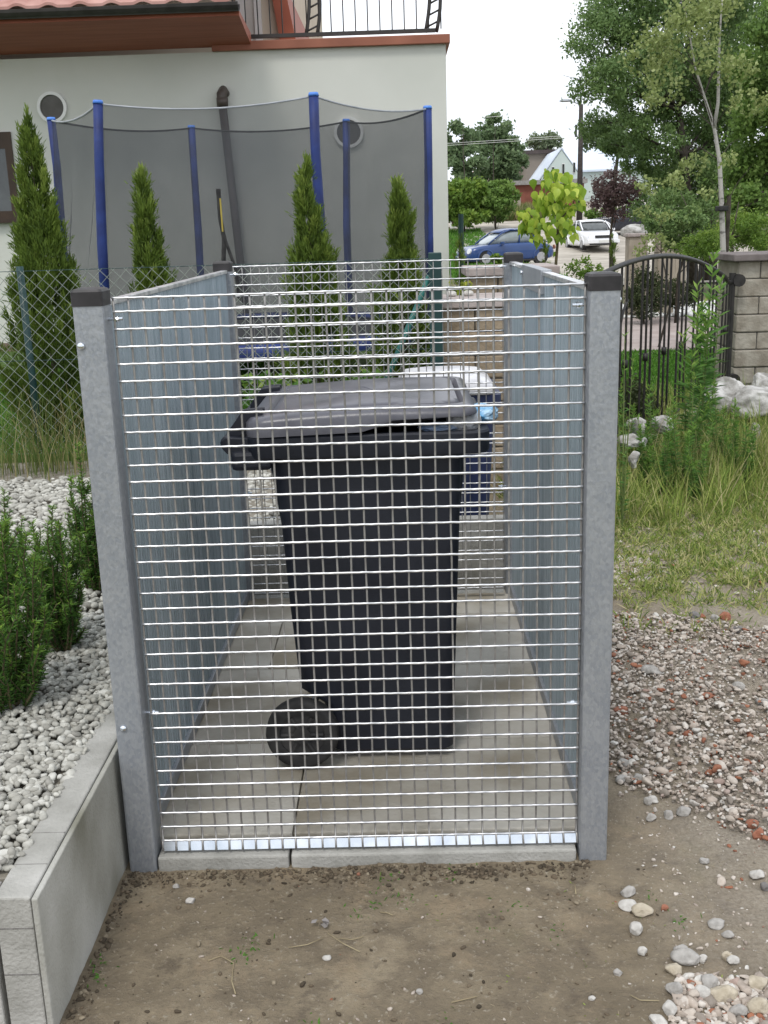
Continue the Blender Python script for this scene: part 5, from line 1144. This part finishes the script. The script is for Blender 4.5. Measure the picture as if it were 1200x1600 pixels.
BLP = mat('blue_paint', (.016, .05, .17), (.02, .062, .20), rough=.3, coat=.5, sc=2); WHP = mat('white_paint', (.74, .75, .77), (.8, .8, .82), rough=.25, coat=.5, sc=2)
BRG = mat('bright_glass', (.22, .26, .27), (.38, .42, .43), rough=.1, spec=.8, sc=1); LAMPG = mat('lamp_glass', (.6, .62, .64), (.7, .72, .74), rough=.15, spec=.8, sc=5); RIMS = mat('alloy', (.35, .35, .36), (.45, .45, .46), rough=.4, metal=.6)
PLT = mat('number_plate', (.6, .6, .58), (.65, .65, .62), rough=.5)
beetle = dict(W=.86, R=.32, wheels=(1.27, -1.25), glass=BRG, rim=RIMS, arch=BLP, lamp=LAMPG, mir=(.55, .93), head=(1.93, .62, .64, .12), tail=(-1.98, .6, .70),
    body=[(2.04, .45, .32, .50), (1.98, .68, .24, .66), (1.80, .80, .20, .78), (1.40, .85, .19, .86), (.9, .86, .18, .90), (.5, .86, .18, .92), (-.4, .86, .18, .93), (-1.1, .86, .19, .93), (-1.6, .83, .22, .88), (-1.9, .72, .26, .74), (-2.04, .50, .34, .56)],
    cabin=[(1.15, .55, .84, .90), (.80, .66, .85, 1.12), (.45, .68, .86, 1.34), (.0, .68, .86, 1.45), (-.5, .68, .86, 1.44), (-1.0, .65, .86, 1.30), (-1.4, .58, .84, 1.06), (-1.65, .5, .80, .90)],
    roof=[(.52, .56, 1.35, .03), (.30, .60, 1.42, .05), (.0, .62, 1.455, .05), (-.5, .62, 1.45, .05), (-.85, .58, 1.37, .04), (-1.15, .53, 1.22, .04), (-1.45, .5, 1.03, .04), (-1.75, .48, .90, .03)],
    pillars=[[(1.1, .70, .90), (.8, .69, 1.12), (.45, .66, 1.34), (.1, .63, 1.45)], [(-.30, .71, .9), (-.32, .67, 1.2), (-.34, .62, 1.44)], [(-.95, .70, .9), (-1.0, .66, 1.14), (-1.02, .60, 1.30)], [(.1, .63, 1.45), (-.5, .63, 1.44), (-1.0, .60, 1.30), (-1.5, .55, 1.0)]],
    extra=[('bumper', (1.96, 2.09, -.6, .6, .30, .44), BLP), ('number_plate', (2.085, 2.10, -.26, .26, .33, .43), PLT), ('sill', (-1.0, 1.0, -.875, .875, .17, .25), RUBM)])
pb = W(790, 360, 41.0); car('parked_car', pb[0], 41.0, 0, PI+.33, beetle, BLP, 'rounded blue small car parked by the road, half hidden by large leaves', .87)
sedan = dict(W=.86, R=.31, wheels=(1.35, -1.3), glass=GLD, rim=RIMS, arch=WHP, lamp=LAMPG, mir=(.75, .95), head=(2.12, .64, .66, .12), tail=(-2.12, .66, .75),
    body=[(2.22, .60, .36, .60), (2.16, .78, .26, .74), (1.9, .84, .2, .82), (1.3, .86, .18, .90), (.8, .86, .18, .94), (0, .86, .18, .95), (-1.2, .86, .18, .96), (-1.9, .83, .2, .96), (-2.15, .78, .26, .88), (-2.22, .62, .36, .7)],
    cabin=[(1.10, .60, .88, .94), (.70, .68, .90, 1.18), (.35, .68, .92, 1.36), (-.1, .68, .92, 1.41), (-.8, .68, .92, 1.39), (-1.2, .66, .92, 1.24), (-1.6, .6, .9, .98)],
    roof=[(.42, .57, 1.35, .03), (.2, .60, 1.39, .04), (-.1, .61, 1.41, .04), (-.8, .61, 1.395, .04), (-1.0, .58, 1.34, .03)],
    pillars=[[(1.1, .72, .95), (.7, .69, 1.18), (.35, .64, 1.37)], [(-.2, .70, .95), (-.25, .63, 1.41)], [(-1.6, .70, .97), (-1.2, .66, 1.2), (-.9, .62, 1.37)]],
    extra=[('grille', (2.16, 2.235, -.42, .42, .56, .70), RUBM), ('bumper', (2.12, 2.28, -.80, .80, .32, .50), WHP), ('number_plate', (2.275, 2.29, -.26, .26, .36, .47), PLT), ('lower_grille', (2.20, 2.286, -.7, .7, .24, .32), RUBM)])
pc = W(914, 365, 51); car('parked_car', pc[0]-.1, 49, gz(49), -PI/2+.12, sedan, WHP, 'white saloon car facing the camera right of the large leaved tree', .87)
# another parked vehicle glimpsed behind the bushes
pd = W(975, 350, 58); car('parked_car', pd[0], 56, gz(56), PI-.2, sedan, mat('dark_paint', (.02, .022, .03), (.03, .03, .04), rough=.3, coat=.4), 'dark car mostly hidden behind the small cone thuja and bushes')

# ------------------------------------------------------------------ small litter in the dirt
TW = mat('dry_twig', (.25, .20, .12), (.38, .32, .2), rough=.9, sc=20)
for i, (pts, r_, lb) in enumerate((
    ([(512, 1455), (535, 1470), (562, 1485)], .0012, 'pale dry stalk running right from the crumpled leaf'), ([(450, 1478), (480, 1474), (505, 1462)], .0011, 'pale dry stalk running left from the crumpled leaf'), ([(530, 1462), (550, 1465), (568, 1464)], .001, 'short horizontal dry stalk beside the crumpled leaf'),
    ([(594, 1423), (605, 1425), (614, 1428)], .0014, 'short straw coloured stick in the middle of the dirt'), ([(325, 1497), (345, 1490), (365, 1502), (362, 1530), (368, 1552)], .0013, 'long curved green brown stalk left of centre'), ([(705, 1563), (725, 1559), (745, 1557)], .0013, 'dry stick near the bottom right of the dirt'),
    ([(898, 1382), (900, 1395)], .0014, 'tiny pale stick under the right end of the kerb'), ([(985, 1555), (1000, 1565), (1030, 1567)], .0012, 'thin stalk beside the near stone pile'))):
    P = [G(x, y)+np.array([0, 0, .004]) for x, y in pts]; P = [p_+np.array([0, 0, near_z(p_[None])[0]]) for p_ in P]; tag(MB().tube(P, r_, 5).build('dry_stalk', TW, smooth=True), lb, 'twig', 'dry stalks lying on the dirt')
c = G(508, 1445); n = 9; V, F, r = leaves(c+np.c_[RS.normal(0, .008, n), RS.normal(0, .006, n), RS.uniform(.003, .012, n)], .018, asp=.8)
tag(link('crumpled_leaf', V, F, mat('grey_leaf', (.22, .20, .19), (.35, .33, .32), rough=.8), smooth=False), 'crumpled grey dead leaf on the dirt in front of the kerb', 'dead leaf')

q = np.array([G(x, y)[:2] for x, y in ((600, 1366), (606, 1370), (635, 1398), (585, 1402), (558, 1425), (722, 1358), (380, 1478), (372, 1488), (395, 1472), (762, 1440), (1010, 1400), (800, 1415), (165, 1490), (150, 1530), (1068, 1436), (700, 1590), (480, 1595), (868, 1455))])
gstuff('sprouts', [tuft(withz(q), 14, .016, .0035, 1.0, .3, rv=RS.uniform(.2, .6, len(q)*14))], LAWNG, 'tiny green sprouts dotted over the bare dirt before the shelter', 'sprouts')
CLOD = mat('dark_soil', (.05, .04, .03), (.10, .085, .065), rough=1, sc=60, bump=.8, bsc=120)
n = 900; qa = np.c_[RS.uniform(-.70, .42, n), 2.315-np.abs(RS.normal(0, .035, n))]; qb = np.c_[RS.uniform(-.70, .6, 300), RS.uniform(1.55, 2.3, 300)]; qc = np.c_[G(748, 1366)[0]+RS.normal(0, .018, 120), G(748, 1366)[1]+RS.normal(0, .012, 120)]
qd = np.c_[-.70+np.abs(RS.normal(0, .02, 260)), RS.uniform(1.6, 2.32, 260)]; q = np.r_[qa, qb, qc, qd]; sz = np.clip(RS.gamma(1.6, .0016, len(q))+.001, 0, .007)
V, F, r = pebbles(np.c_[q, near_z(np.c_[q, np.zeros(len(q))])+sz*.3], sz, angular=.6)
tag(link('soil_clods', V, F, rmat('soil_crumbs', [(0, (.05, .04, .028)), (.7, (.13, .10, .068)), (1, (.25, .21, .15))], rough=1), rnd=r), 'dark crumbs of soil strewn along the kerb in front of the shelter', 'soil', kind='stuff')

n = 1500; q = scatter(n, -.70, 1.1, 1.55, 2.32); C = withz(q)+np.array([0, 0, .001]); D = unit(np.c_[RS.normal(size=(n, 2)), RS.normal(0, .12, n)])
V, F, r = blades(C, D, RS.uniform(.004, .016, n), .0011, rnd=RS.uniform(0, 1, n))
tag(link('dry_litter', V, F, rmat('straw_bits', [(0, (.09, .07, .045)), (.6, (.22, .18, .11)), (1, (.42, .36, .25))], rough=1), rnd=r), 'short bits of dry straw scattered over the trodden dirt', 'litter', kind='stuff')
